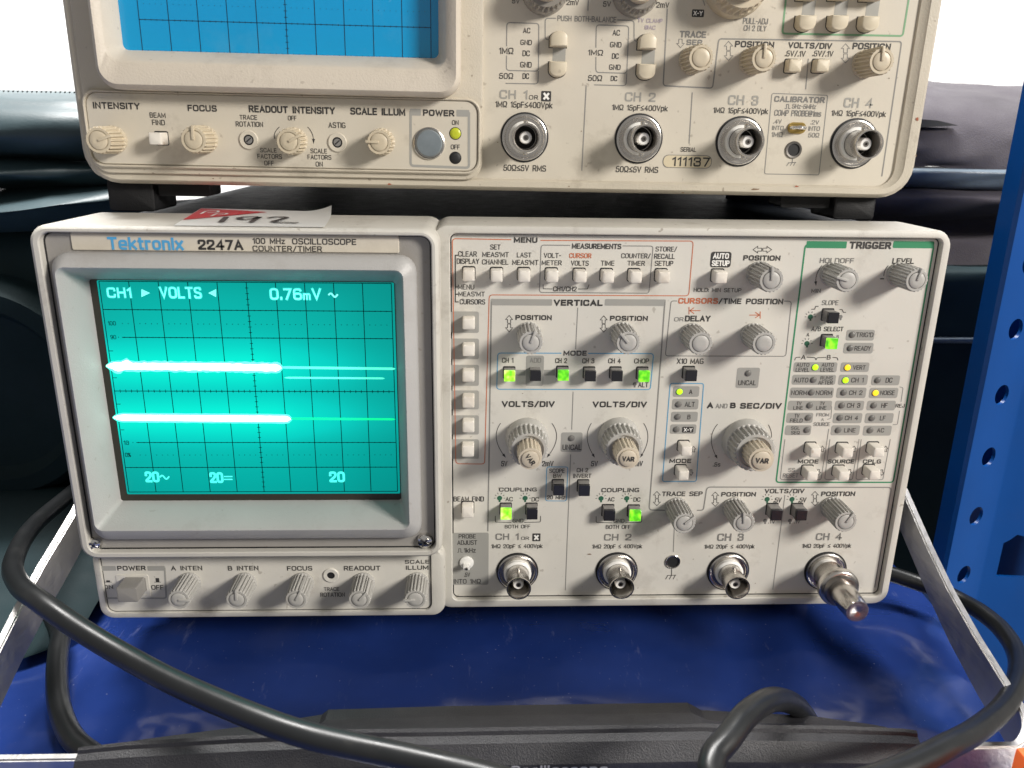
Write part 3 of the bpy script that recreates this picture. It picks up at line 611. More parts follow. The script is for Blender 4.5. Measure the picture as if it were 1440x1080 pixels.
# ---- right hand panel
R = Panel(low, (0, 0, 0), 0, .0025)
V = [ # text, x0, x1, y top, y bottom, ink, weight
('MENU',722.7,755.8,333.7,341.3,'ink',.03),('SET',689.6,704,343.7,350.9,'ink',0),("MEAS'MT",678.4,715.5,354.3,361.5,'ink',0),('CHANNEL',678,715,364.7,372,'ink',0),('CLEAR',644.4,670.7,353.3,360.8,'ink',0),('DISPLAY',642.4,674,363.5,371,'ink',0),
('LAST',727,747.4,355,362,'ink',0),("MEAS'MT",720.5,757,365.3,372.6,'ink',0),('VOLT-',764.8,789,355.7,362.6,'ink',0),('METER',762,790,366,373,'ink',0),('MENU',644,667,400,407,'ink',0),("MEAS'MT",644.7,681.8,410,416.7,'ink',0),('CURSORS',646.6,682.4,420.7,428,'ink',0),
('MEASUREMENTS',804.3,873.8,342.4,350,'ink',.012),('CURSOR',800.6,831.8,356,363,'orange',.005),('VOLTS',803,828,366.4,373.6,'ink',0),('TIME',845,864,366.4,373.6,'ink',0),('COUNTER/',873.8,915,356,363.5,'ink',0),('TIMER',882.5,907,366.7,373.6,'ink',0),
('STORE/',922,952,346.5,354,'ink',0),('RECALL',920,949,356.7,364,'ink',0),('SETUP',921,946.7,366.7,374,'ink',0),('CH1/CH2',778,811,402.5,410,'ink',.005),
('VERTICAL',778.8,847.5,421.3,430,'ink',.03),('MODE',792.5,825,493,500,'ink',.02),('CH 1',706,722,503,510,'ink',0),('ADD',745,761,503,510,'ink_grey',0),('CH 2',781,797.5,503.5,510.5,'ink',0),('CH 3',818.8,835.8,503.8,510.8,'ink',0),('CH 4',855.5,873,503.8,510.8,'ink',0),('CHOP',892,912.5,504,511,'ink',0),('ALT',897.5,911.8,537.5,544.5,'ink',0),
('POSITION',725,776,443,450,'ink',.025),('POSITION',858,911,444,451,'ink',.025),('VOLTS/DIV',705.8,780,563.7,572.6,'ink',.025),('VOLTS/DIV',833.5,909.6,564.2,573,'ink',.025),('5V',704.6,713.5,648,655.6,'ink',0),('2mV',762.4,778.4,648,655.6,'ink',0),('5V',831,840.6,648,655.6,'ink',0),('2mV',889,904,648,655.6,'ink',0),
('BEAM FIND',638,680.6,698,705,'ink',0),('HOLD: MIN SETUP',975.6,1042.3,405,410.7,'ink',0),('POSITION',1045.4,1097.4,359,366.4,'ink',.025),('CURSORS',954,1009.6,419,427,'orange',.02),('/TIME POSITION',1010.5,1101.3,419.5,428,'ink',.02),('OR',948.4,961.3,446,451.7,'ink_grey',0),('DELAY',963.4,999,443.7,452,'ink',.018),
('X10 MAG',952,989.4,504,511.6,'ink',0),('A',969,973.7,547.5,554,'ink',0),('ALT',963,977,565,572,'ink',0),('B',966.7,971,583,589.5,'ink',0),('MODE',941.5,972,645,651,'ink',.02),('A',994.5,1003,566,574,'ink',.03),('AND',1006.7,1023,567.5,574,'ink_grey',0),('B',1027,1034.7,566,574,'ink',.03),('SEC/DIV',1041,1099,566.3,575,'ink',.03),('.5s',1002.6,1013,650,656,'ink',0),
('TRIGGER',1194.6,1253.3,339.8,350,'ink',.028),('HOLDOFF',1153,1200.7,362.7,370,'ink_grey',.012),('LEVEL',1255,1285.4,363,371,'ink',.012),('MIN',1140.8,1154,406,411.6,'ink',0),('SLOPE',1156,1179,422,429,'ink_grey',0),('A/B SELECT',1141,1186,459,466,'ink',0),('A',1134.4,1138,467.7,473,'ink',0),('B',1176.6,1179.6,471,476,'ink_grey',0),
('A',1126.7,1133,499,505.5,'ink',0),('B',1163,1168,499,505.5,'ink',0),('MODE',1122,1150.8,646,651.7,'ink',.02),('SOURCE',1164,1201,646,651.7,'ink',.02),('CPLG',1213.6,1239,646,651.7,'ink',.02),('SS',1108.6,1117.8,658,663.3,'ink_grey',0),('RESET',1101,1122.5,665.5,671.4,'ink_grey',0),
('FROM',1148,1166,580.7,585.5,'ink_grey',0),('A',1155,1158.5,588,591.8,'ink_grey',0),('SOURCE',1144,1167,593.7,599,'ink_grey',0),('REJ',1259.6,1272,567.8,573,'ink',0),
('SCOPE',772.5,794,658.8,664.7,'ink',0),('BW',778,789.7,666,671.8,'ink',0),('20 MHz',769.4,794.6,696.4,702,'ink',0),('CH 2',811,827,658,664,'ink',0),('INVERT',806.4,831.6,666,672,'ink',0),('COUPLING',702,755,685.5,691,'ink',.015),('AC',711,721,698.7,704.8,'ink',0),('DC',747.7,757.6,699,705,'ink',0),('GND',721,736,729.4,734.6,'ink',0),('BOTH OFF',710,745.6,737.7,742.8,'ink',0),
('COUPLING',846,899,686,692,'ink',.015),('AC',854.8,864,699,705,'ink',0),('DC',891,900.5,699.3,705.3,'ink',0),('GND',863,878,729.6,734.9,'ink',0),('BOTH OFF',852,887,738,743.6,'ink',0),
('CH 1',697,729.5,750,759,'ink_grey',.012),('OR',733,744,754.6,759,'ink',0),('1MΩ 20pF ≤ 400Vpk',691,763,765,772,'ink',0),('CH 2',849.6,888,750.6,760,'ink_grey',.012),('1MΩ 20pF ≤ 400Vpk',832.8,903,765.3,772.3,'ink',0),('CH 3',1008.8,1046,750,760.5,'ink_grey',.012),('1MΩ 20pF ≤ 400Vpk',990.5,1061,765.5,772.5,'ink',0),('CH 4',1147.5,1184,749.5,759.5,'ink_grey',.012),('1MΩ 20pF ≤ 400Vpk',1128,1196.8,764.5,771.5,'ink',0),
('TRACE SEP',931,988,691,697.5,'ink',.012),('POSITION',1014.5,1063,691.8,698,'ink',.02),('POSITION',1155,1202.5,691,697.5,'ink',.02),('VOLTS/DIV',1075.5,1131,687,693.8,'ink',.015),('.5V',1088,1099,699.5,706.5,'ink',0),('.5V',1123,1133.8,699.5,706.5,'ink',0),('.1V',1080.5,1090,731,736,'ink',0),('.1V',1117,1125,731,736,'ink',0)]
for t in V: text(R, *t[:5], t[5], t[6])
G = [ # grey printed patches with their lettering and lamp: patch box, lamp (u, v, state), lettering
((788.7,818.7,608,635.4),(803.6,616,0),[('UNCAL',791,817.8,625,632.7)]),((1035.6,1067.4,517,545.6),(1052,524.8,0),[('UNCAL',1038,1063,534.6,541.6)]),
((946.4,983.2,543,558),(955.6,550.6,1),[]),((945,982,561,575.7),(954,568.5,0),[]),((943.5,981,579,593),(952.8,586,0),[]),((942.3,979,596.7,610),(951,603.7,0),[]),
((1190,1229.5,463.7,478.8),(1198.4,470.6,0),[("TRIG'D",1203.7,1228,467.4,474)]),((1186.3,1227.7,482,497),(1195.5,489.3,0),[('READY',1201.5,1224.5,486.4,493)]),
((1116,1177,509.3,523.4),(1146.3,516.3,1),[('AUTO',1120,1138,510.3,515.5),('LEVEL',1119,1138,517,522.6),('AUTO',1155.5,1172.6,510.3,515.5),('LEVEL',1153.7,1172.6,517,522.6)]),
((1113.7,1175,527,541),(1143.6,534,0),[('AUTO',1116.4,1136.6,531,537.7),('RUNS',1153.7,1171,528.9,533.7),('AFTER',1150.7,1171,535,540.7)]),
((1110.7,1172,545,559.7),(1141,551.8,0),[('NORM',1112.5,1135,548.9,555.5),('NORM',1147.3,1170,548.9,555.5)]),
((1108,1169.5,563.4,577),(1138.4,569.9,0),[('TV',1120,1127,564.7,569.6),('LINE',1115.5,1129,570.8,576),('TV',1153,1159.6,564.7,569.6),('LINE',1147.8,1162,570.8,576)]),
((1106,1143,580.4,594.7),(1136.3,587.3,0),[('TV',1117,1124,581.8,587.3),('FIELD',1110.8,1128.4,588.5,594)]),((1104,1140.4,598,611.8),(1134.4,604.5,0),[('SGL',1112.3,1124.7,599.6,604),('SEQ',1112.3,1124.5,605.8,611)]),
((1182,1222,509.6,523),(1191.7,516.6,2),[('VERT',1199.6,1217,513.6,519.7)]),((1179,1220,527,541.4),(1188.8,534.5,1),[('CH 1',1197,1214.4,531,537.7)]),((1176.3,1217.7,545,559.7),(1186.3,551.8,0),[('CH 2',1194,1212.6,548.9,555.3)]),
((1174,1214.7,563.4,577),(1183.6,570,0),[('CH 3',1191,1209.7,566.6,573.3)]),((1171.4,1212,580.8,595),(1181,587.3,0),[('CH 4',1188,1206.6,584.4,590.7)]),((1168.6,1208.8,598,612),(1178.5,604.8,0),[('LINE',1187,1203,601.8,608)]),
((1225.5,1265,527.8,541.7),(1234,534.5,0),[('DC',1245.5,1254.7,531,538)]),((1222.3,1262.5,545.4,559.7),(1231,552.3,2),[('NOISE',1237.7,1258,549,555.5)]),((1218.9,1259,563.4,577),(1228.5,570,0),[('HF',1239.3,1248,566.6,573.3)]),((1216.5,1256,580.8,595),(1225.9,587.8,0),[('LF',1237.3,1245,584.5,591)]),((1213.7,1253.3,598.5,612.5),(1223.4,605,0),[('AC',1233.3,1243,601.8,608)])]
for bx, (u, v, s), tx in G:
    patch(R, *bx); led(R, u, v, ('led_off', 'led_green', 'led_yellow')[s], 3.9 if not s else 4.3)
    for t in tx: text(R, *t, 'ink', .0)
for y0, y1 in ((438, 468), (476, 505), (513, 542.5), (549, 575.6), (584, 611), (617.6, 645)): patch(R, 633.5, 673.5, y0, y1)
patch(R, 739.5, 764.5, 500, 542.5); patch(R, 726, 739, 520, 528, r=.0001); patch(R, 765, 780.5, 520, 528, r=.0001); patch(R, 636.5, 687, 749, 822.4)
patch(R, 999, 1028, 354, 376, 'ink', .001); text(R, 'AUTO', 1002.5, 1025, 355.8, 363.8, 'white_ink', .02, dy=.00006); text(R, 'SETUP', 1000.8, 1025.8, 366, 374, 'white_ink', .02, dy=.00006)
patch(R, 959.5, 975, 600, 608, 'ink', .0003, dy=.00006); text(R, 'X-Y', 961.5, 973.5, 601.5, 606.7, 'white_ink', .015, dy=.0001)
patch(R, 748.6, 760, 750, 761, 'ink', .0003); text(R, 'X', 751, 757.6, 752, 759, 'white_ink', .05, dy=.00006)
for t in (('PROBE',645,669,751,757),('ADJUST',643,671,759.6,766),('1kHz',652.4,669,770.5,777),('.5V',652.7,661,805,811),('INTO 1MΩ',638,676,814,820.6)): text(R, *t, 'ink', 0)
lines(R, [[(643, 776.5), (645, 776.5), (645, 771.5), (648, 771.5), (648, 776.5), (650.5, 776.5)]], 'ink', .00022)
text(R, 'A', 969, 973.7, 547.5, 554, 'ink', 0)
# frames and rules
line(R, [(719,337),(636,335.5),(641,652),(681.5,652.5),(688,414.6),(968.5,416),(975,339),(760,338)], 'orange', .00032, .0014, 'printed_frame')
line(R, [(802,345),(761,344.6),(758.5,411.2),(912.5,412.3),(918.5,346),(875.5,345.8)], 'ink_grey', .0003, .0011, 'printed_frame')
lines(R, [[(644, 359), (640.3, 359), (640.3, 424.5), (645, 424.5)], [(640.3, 403.5), (644, 403.5)], [(640.3, 413.7), (644.5, 413.7)]], 'ink', .0004)
lines(R, [[(763.7, 400), (764, 406), (777, 406.3)], [(813, 406.3), (826, 406.3), (828.3, 400)]], 'ink', .00025)
patch(R, 690, 776.5, 420.5, 429.5, r=.0004); patch(R, 850.5, 936, 420.8, 430, r=.0004)
line(R, [(691, 424), (689, 560), (686, 747)], 'line_grey', .0005, 0); line(R, [(935, 424), (924.5, 568), (912.7, 717), (938, 717.6)], 'line_grey', .0005, .0015)
line(R, [(812.5,432.5),(809.5,491)], 'line_grey', .0003, 0); line(R, [(806,551),(804,604)], 'line_grey', .0003, 0); line(R, [(802.4,639),(795,830)], 'line_grey', .0003, 0)
line(R, [(980,717.5),(989,717.5),(994,684.8),(1253.5,685.3),(1230,826)], 'line_grey', .0005, .0016, 'printed_frame')
line(R, [(1103.8,696),(1086.7,829)], 'line_grey', .0003, 0); line(R, [(948.3,742),(946.8,776)], 'line_grey', .0003, 0)
line(R, [(789.5,496.6),(700,496.4),(698.5,547.3),(914.5,547.8),(919,497.2),(827,496.8)], 'blue_ink', .00035, .0012, 'printed_frame')
line(R, [(942.5,539),(989.5,539.2),(979,677),(931.5,677)], 'blue_ink', .00035, .001, 'printed_frame', True); line(R, [(769,656.4),(798.6,656.6),(796.5,704.4),(767.3,704.2)], 'blue_ink', .0003, .001, 'printed_frame', True)
line(R, [(952,423.2),(943.7,423),(935.5,500.4),(1105,501),(1113,423.6),(1102.5,423.4)], 'ink_grey', .0003, .0012, 'printed_frame')
lines(R, [[(969, 431.5), (969, 442)], [(985, 436.7), (970, 436.7)], [(976, 432.5), (970.3, 436.7), (976, 441)]], 'orange', .0003); lines(R, [[(1069, 438), (1069, 448)], [(1053.6, 443), (1068, 443)], [(1062, 439), (1068, 443), (1062, 447)]], 'orange', .0003)
line(R, [(1190,344),(1132.5,343.8),(1091.3,678.2),(1256,678.2),(1313.2,344),(1256,344)], 'green_ink', .0006, .0014, 'printed_frame')
patch(R, 1134, 1190.6, 339.2, 349, 'green_ink', .0003); patch(R, 1255.8, 1313.5, 339.2, 349, 'green_ink', .0006)
for P in ([(1103.7,617.7),(1097,674),(1154.5,674.5),(1165.5,603)],[(1167,617.7),(1159.5,674),(1198.5,674.5),(1208,617.4)],[(1211,617.7),(1203.4,674),(1241.5,674.5),(1252,617.4)]): line(R, P, 'line_grey', .0003, .0009, 'printed_frame')
for P in ([(1117.4,506.6),(1118.9,502.5),(1125.5,502.2)],[(1134.4,502.2),(1146.3,502.9),(1147.5,506.6),(1148.7,503),(1161.8,502.5)],[(1170.7,502.5),(1177.4,503),(1178.4,506.6)],[(696.5,725.4),(696.5,734),(719,734.6)],[(737,734.6),(760,734),(760.2,725.4)],[(838.3,726),(838.3,734.6),(860.5,735.1)],[(879.3,735.1),(902.2,734.3),(902.7,725)]): line(R, P, 'ink', .00028, .0006)
for P in ([(1264.8,544),(1270,545),(1267,565)],[(1265,577.4),(1262,597),(1255.5,597)],[(1167.5,570.5),(1169.6,571.5),(1168.4,588.5),(1163,589.7)]): line(R, P, 'line_grey', .00025, .0007)
lines(R, [[(1141,434.8),(1145.5,434.8),(1147,430.7),(1151,430.7)],[(1180.6,435.2),(1184,435.2),(1186,439.2),(1189.5,439.2)]], 'ink', .00028)
for P in ([(704,595),(698,617),(710,642)],[(776,595),(782.5,617),(770,642)],[(831.7,595),(825.8,617),(835.5,642)],[(905,595),(911,617),(901,642)],[(1009,596.4),(1000.3,618),(1008,643.5)],[(1155.5,373.4),(1148.5,386),(1147.3,400)]): arc(R, P, 'ink')
arc(R, [(1080.5,597.3),(1084.6,608),(1084,617)], 'ink', head=False); arc(R, [(1249,373.4),(1244.5,380),(1242.7,388)], 'ink', head=False); lines(R, [[(1237.5, 392), (1243, 392)]], 'ink', .0004)
lines(R, [[(944.6, 799.5), (944.2, 809)], [(938, 809.2), (950.8, 808.6)], [(939, 809), (936, 814.5)], [(944.2, 809), (941.2, 814.5)], [(949.5, 808.8), (946.6, 814.3)]], 'ink', .00028)
for u, v, h in ((716, 455, 23), (849, 455.5, 23), (923.8, 701, 20), (1005.8, 701.8, 20), (1146, 701, 20)): arrows(R, u, v, h, 10)
arrows(R, 1072, 351, 26, 9.5, horiz=True)
for u, v, up in ((975.4, 631.5, 1), (971.7, 664.5, 0), (1156.5, 631, 1), (1201, 631, 1), (1245.5, 631, 1), (1151, 664, 0), (1195, 664, 0), (1240, 664.5, 0)): open_arrow(R, u, v, 8, 6, up)
for u, v in ((702.6,700.4),(738.5,700.4),(845.3,700.8),(881.4,700.8),(1078.8,702),(1113.8,702),(1139.6,445.5),(1134.7,483)): bulb(R, u, v)
for u, v in ((892.5,540),(1182,445.5),(1076,732),(1110.8,732)): bulb(R, u, v, 'ink_grey', 2.8, False)
# controls
for u, v in ((659,388),(698.6,389),(737.5,389),(777,389.4),(817,390),(855.7,390.3),(895,390.5),(934,390.5),(1014.8,391),(659,456),(659,493.5),(658.8,529.8),(658.7,566),(658.7,601),(658,635),(657.5,721)): button(R, u, v, 17, 16.5, .0058 if v < 420 else .0046, 'button', r=.0006, bev=.0008)
for u, v in ((966,635),(961.8,669.5),(1147.5,637.4),(1192.8,637.6),(1236.8,637),(1143.2,670),(1187.6,670),(1231,669)): button(R, u, v, 15.6, 13.6, .0062, 'button', r=.0006, bev=.0008)
for u, v, f in ((716.5,528,2),(753,527.5,0),(792,527,1),(830,528,0),(867.5,528,0),(905.5,528.5,1),(971.4,527.5,0),(1170.7,446.4,0),(1169,482.7,1),(785.6,688,0),(821.5,688.5,0),(711.6,721.5,2),(748.2,721.5,0),(856.7,723.5,0),(893,724,1),(1091,723,0),(1126,723,0)):
    button(R, u, v, 15.5, 15, .0046 if u > 1060 else .0038, 'smoked', ('dark_face', 'lit_green', 'lit_bright')[f], r=.0003, name='lighted_button')
for u, v, r, a in ((746.5,482,17.6,70),(883.5,482,17.6,130),(1085,394,17.8,93),(1192,394.4,17,164),(1289.5,394.4,16.6,76),(962.5,736,16.4,40),(1046,735.5,16.2,96),(1189.5,734,16.2,58)): knob(R, u, v, r, .0135, a)
for u, v in ((985.3,483),(1074.6,483)): knob(R, u, v, 17.4, .0128)
big_knob(R, 745.8, 646, .0085, 55); big_knob(R, 883.6, 645, .0085, 2); big_knob(R, 1071.5, 647.5, .0094, 3, Lv=.0205)
for u, v in ((727.5,803.5),(867,802.8),(1023.7,803)): bnc(R, u, v, 28.6, .0135)
b4 = bnc(R, 1160.5, 802.5, 28.6, .0135)
p = R.at(656.3, 790.5); k = link('probe_terminal', lathe([(.0029, 0), (.0029, .0007), (.0024, .001), (.001, .001)], 30), 'teflon', low, (p[0], R.ly, p[2]))
link('terminal_lug', box_mesh(-.0014, .0014, -.0042, -.0008, -.0014, .0002, .0004), 'teflon', k); link('terminal_pin', lathe([(.0006, .004), (.0006, .0046), (.0003, .0047)], 14), 'metal_dark', k, (0, 0, -.0006))
socket(R, 946, 789.5, 10.7, .78, 'metal')
# ---- lower left control panel
C = Panel(low, (0, 0, 0), 0, YL+.001)
for t in (('POWER',165,205,795.5,802,'ink',.02),('ON',146,159,822.5,828,'ink',.005),('OFF',213,230,822.5,829,'ink',.005),('A INTEN',240.6,284.5,795.5,802,'ink',.012),('B INTEN',320.5,363.6,795.5,802,'ink',.012),('FOCUS',403.7,439.3,795.8,802.2,'ink',.012),('READOUT',483.6,535,795.5,802,'ink',.012),('SCALE',569.5,603.6,787.2,792.4,'ink',.012),('ILLUM',571,602.5,795,801,'ink',.012),('TRACE',455.5,477,825.5,830.7,'ink',0),('ROTATION',450.6,485,833,839,'ink',0)): text(C, *t)
patch(C, 140, 163, 795.8, 802.5, r=.0003); patch(C, 207.5, 232, 795.8, 802.5, r=.0003); line(C, [(140.5,798),(146,841),(234,841.2),(231.5,798)], 'patch', .0007, .0012, 'printed_frame')
lines(C, [[(147, 818.5), (157.5, 818.5)], [(217, 818.5), (226.5, 818.5)]], 'ink', .00022); patch(C, 149.5, 154.8, 816, 818.4, 'ink', .0001); patch(C, 219, 224, 812.8, 818.4, 'ink', .0001)
a, b, c, d = C.rect(165.5, 210.5, 808.5, 840); link('power_socket', rect_loft([(a, b, c, d, .0006, C.ly+.0002), (a, b, c, d, .0006, C.ly-.0003), (a+.0012, b-.0012, c+.0012, d-.0012, .0004, C.ly-.0003), (a+.0012, b-.0012, c+.0012, d-.0012, .0004, C.ly-.00012)]), 'panel', low)
mat('power_button', (.25, .24, .225), .45, var=.04, dirt=.2)
button(C, 178.5, 837.3, 29, 20, .0085, 'power_button', r=.0005, bev=.0005, name='power_button')
for u, v, a in ((251.3,843.4,-3),(332.8,843.4,87),(416.3,843.4,62),(505.2,843.4,48),(584,843,183)): knob(C, u, v, 15.9, .0128, a)
socket(C, 465.6, 808.6, 11, .5, 'panel')
# ---- sticker on top of the screen casting
ZT = .1597
def top_pt(u, v, dz=.0002): q = on_z(u, v, ZT+dz); return (q[0], q[1], q[2])
def flat(name, pts, m, parent, dz):
    return link(name, mesh([top_pt(u, v, dz) for u, v in pts], [tuple(range(len(pts)))], False), m, parent)
def strokes(name, list_, m, parent, dz, wd):
    vs_, fs = [], []
    for pts in list_:
        P = [top_pt(u, v)[:2] for u, v in pts]; P = fillet(P, .004) if len(P) > 2 else P; a, b = strip_mesh(P, wd, 0); k = len(vs_); vs_ += [(q[0], q[2], ZT+dz) for q in a]; fs += [tuple(i+k for i in f) for f in b]
    return link(name, mesh(vs_, fs, False), m, parent)
def curled_sticker():
    A, B, Cc, D = [np.array(top_pt(u, v)) for u, v in ((244, 317.0), (456, 319.5), (470, 298), (283, 292.5))]
    vs_, fs = [], []; n = 24; mth = 8
    for j in range(mth+1):
        for i in range(n+1):
            s, t = i/n, j/mth; q = (1-t)*((1-s)*A+s*B)+t*((1-s)*D+s*Cc); c = max(0, s+t*.55-1.32); q = q+np.array([-c*.004, 0, c*c*.05]); vs_.append(tuple(q))
    for j in range(mth):
        for i in range(n): fs.append((j*(n+1)+i, j*(n+1)+i+1, (j+1)*(n+1)+i+1, (j+1)*(n+1)+i))
    return mesh(vs_, fs)
st = link('number_sticker', curled_sticker(), 'sticker_white', low); tag(st, 'red and white paper sticker with a handwritten number')
flat('red_corner', [(257.5, 308.8), (283, 292.8), (376, 298), (300, 305.2)], 'sticker_red', st, .0004)
strokes('white_initials', [[(287, 298.3), (308, 297.2), (306, 300), (292, 300.6)], [(290, 298), (282.5, 302.2)], [(304, 301.6), (320, 301), (318, 303), (306, 303.6)], [(305, 301.6), (297, 305.4)]], 'sticker_white', st, .0006, .0011)
strokes('handwriting', [[(319, 306.2), (311, 313.6)], [(363, 306), (349, 305.8), (334.5, 307.5), (341, 310), (356, 309.2), (366, 306.3)], [(365.5, 306.3), (353, 313.8)], [(377, 307.5), (391, 305.8), (405, 306.8), (395, 310), (380, 313.4), (420, 314.6)]], 'marker', st, .0006, .0021)
# ---- carrying handle: two brushed arms, front bar, moulded grip
hd = bpy.data.objects.new('carrying_handle', None); COL.objects.link(hd); hd.parent = low; hd['label'] = 'brushed aluminium carrying handle with a black moulded grip'
def strap(name, pts, half, th, nrm):
    """flat bar that follows pts; half = half height, nrm = unit thickness direction per point"""
    vs_, fs = [], []; c = [(1, -1), (1, 1), (-1, 1), (-1, -1)]
    for i, (p, h, nn) in enumerate(zip(pts, half, nrm)):
        for sx, sz in c: vs_.append(tuple(np.array(p) + np.array(nn)*th/2*sx + np.array(h)*sz))
    for i in range(len(pts)-1):
        for k in range(4): j = (k+1) % 4; fs.append((i*4+k, i*4+j, i*4+4+j, i*4+4+k))
    fs += [(0, 1, 2, 3), tuple(range(len(pts)*4-4, len(pts)*4))]
    me = mesh(vs_, fs, False); bm = bmesh.new(); bm.from_mesh(me); bmesh.ops.bevel(bm, geom=[e for e in bm.edges if len(e.link_faces) == 2 and e.calc_face_angle(0) > 1.2], offset=.0006, segments=2, affect='EDGES'); bm.to_mesh(me); bm.free(); me.shade_smooth(); me.set_sharp_from_angle(angle=math.radians(35)); return link(name, me, 'alu', hd)
HY = -.074
ARR = [(.095, .068), (.060, .048), (.025, .0300), (-.001, .0155), (-.019, .0068), (-.040, -.0010), (-.068, -.0092)]
ARL = [(.095, .072), (.060, .050), (.013, .0290), (-.005, .0235), (-.017, .0200), (-.035, .0135), (-.068, -.0010)]
def arm(A, X, s, zfront):
    pts, half, nrm = [], [], []
    for y, z in A: pts.append((X, y, z)); nrm.append((1, 0, 0)); half.append((0, .0035, .0100))
    for k in range(1, 7):
        a = math.pi/2*k/6; y0 = A[-1][0]; pts.append((X-s*.009*(1-math.cos(a)), y0-.009*math.sin(a), A[-1][1]+(zfront-A[-1][1])*k/6)); nrm.append((math.cos(a), -s*math.sin(a), 0)); half.append((0, .0035*(1-k/6), .0100-.003*k/6))
    pts.append((X-s*.055, A[-1][0]-.0092, zfront)); nrm.append((0, -s, 0)); half.append((0, 0, .0070)); strap('handle_arm', pts, half, .0032, nrm)
arm(ARR, .3465, 1, -.0118); arm(ARL, -.0155, -1, -.0104)
for X, z in ((.3375, .07), (-.0065, .074)): link('handle_pivot', mesh(*(lambda m_: ([(X+(v[1])*1, .098+v[0], z+v[2]) for v in m_[0]], m_[1]))(loft([(rr(-.011, .011, -.011, .011, .0109), -.0076), (rr(-.011, .011, -.011, .011, .0109), .0076)], True, True))), 'rubber', hd)
def grip():
    # stations along x: (pixel u, top v, ridge v) -> the grip's top edge follows the photo's silhouette on the plane of the handle bar
    st_ = [(97, 1053, 1066, .6), (102, 1046, 1062, .85), (170, 1040, 1058, .95), (330, 1023, 1050, 1), (434, 1008, 1046, 1), (444, 1001, 1042, 1), (620, 996, 1040, 1), (990, 990.5, 1033, 1), (998, 994, 1033.5, 1), (1012, 1001, 1034, 1), (1180, 1009, 1036, 1), (1275, 1019, 1038, .95), (1296, 1021, 1039, .9), (1303, 1030, 1046, .7)]
    vs_, fs = [], []
    for u, v0, v1, s in st_:
        a = on_y(u, v0, HY+.008); b = on_y(u, v1, HY-.011); x = b[0]; zb = min(-.014, b[2]-.018)
        prof = [(HY+.012, a[2]-.012), (HY+.0125, a[2]-.003), (HY+.0095, a[2]-.0004), (HY+.004, a[2]), (HY-.0085, b[2]+.0022), (HY-.0095, b[2]+.0016), (HY-.0100, b[2]+.0004), (HY-.0125, b[2]-.0006), (HY-.0165, b[2]-.0055), (HY-.0170, b[2]-.0075), (HY-.0165, zb), (HY+.012, zb)]
        ym = HY; zm = (a[2]+zb)/2
        for y, z in prof: vs_.append((x, ym+(y-ym)*s, zm+(z-zm)*s))
    n = 12
    for i in range(len(st_)-1):
        for k in range(n): j = (k+1) % n; fs.append((i*n+k, i*n+j, (i+1)*n+j, (i+1)*n+k))
    fs += [tuple(range(n)), tuple(range((len(st_)-1)*n, len(st_)*n))]
    me = mesh(vs_, fs, angle=22); return link('grip', me, 'grip', hd)
gp = grip()
GT = Panel(low, (0, 0, 0), 0, HY-.0170)
mat('grip_letters', (.32, .32, .32), .5); link('lettering', text_mesh('Oscilloscope', abs(GT.at(855, 1080)[0]-GT.at(718, 1080)[0]), .0046, .01), 'grip_letters', gp, (float(GT.at(786, 1084)[0]), HY-.01735, float(GT.at(786, 1083)[2])))
# ================================================================== metal terminator plugged on the CH 4 connector
p4 = R.at(1160.5, 802.5)
te = top('bnc_terminator', 'polished metal coaxial terminator plugged onto the lower right connector', 'terminator', (p4[0], R.ly, p4[2]))
link('coupling_nut', lathe([(.0058, .0030), (.0064, .0033), (.0067, .0042), (.0067, .0098), (.0070, .0106), (.0080, .0110), (.0083, .0116), (.0083, .0138), (.0080, .0144), (.0072, .0148), (.0056, .0149)], 48, cap=False), 'metal', te)
link('nut_shoulder', lathe([(.0068, .0146), (.0068, .0158), (.0062, .0166), (.0048, .0168)], 44, cap=False), 'metal_dark', te)
link('load_body', lathe([(.0050, .0163), (.0052, .0170), (.0051, .0235), (.0047, .0300), (.0044, .0306), (.0008, .0307), (.0004, .0305)], 44), 'metal', te)
for k in range(3): link('bayonet_slot', box_mesh(-.0004, .0004, -.0090, -.0060, .0064, .00683, .0001), 'black', te, (0, 0, 0), None, (0, .3+k*2.1, 0))
# ================================================================== upper oscilloscope
UO, UR, UY = (.165, 0., .1698), .0063, .030
up = top('oscilloscope', 'upper cream coloured oscilloscope with a blue screen resting on black feet', 'oscilloscope', UO); up.rotation_euler = (0, UR, 0)
def ul(x0, x1, z0, z1): return x0-UO[0], x1-UO[0], z0-UO[2], z1-UO[2]
def urect(x0, x1, z0, z1, r, y): return (*ul(x0, x1, z0, z1), r, y)
link('cabinet', box_mesh(-.160, .160, .062, .46, .003, .165, .004), 'cabinet', up)
link('front_casting', rect_loft([urect(.0013, .3277, .1698, .338, .0125, .0625), urect(.0013, .3277, .1698, .338, .0125, UY+.003), urect(.0017, .3273, .1702, .3376, .0123, UY+.0012), urect(.0030, .3260, .1715, .3363, .0115, UY),
   urect(.0052, .3228, .1735, .3340, .0085, UY), urect(.0056, .3222, .1739, .3336, .0082, UY+.0005), urect(.0058, .3196, .1743, .3330, .0070, UY+.0012), urect(.0060, .3192, .1745, .333, .0066, UY+.0020)], cap1=False), 'ucase', up)
link('front_panel', rect_loft([urect(.003, .3225, .1718, .335, .006, UY+.004), urect(.003, .3225, .1718, .335, .006, UY+.0020)], True, True), 'upanel', up)
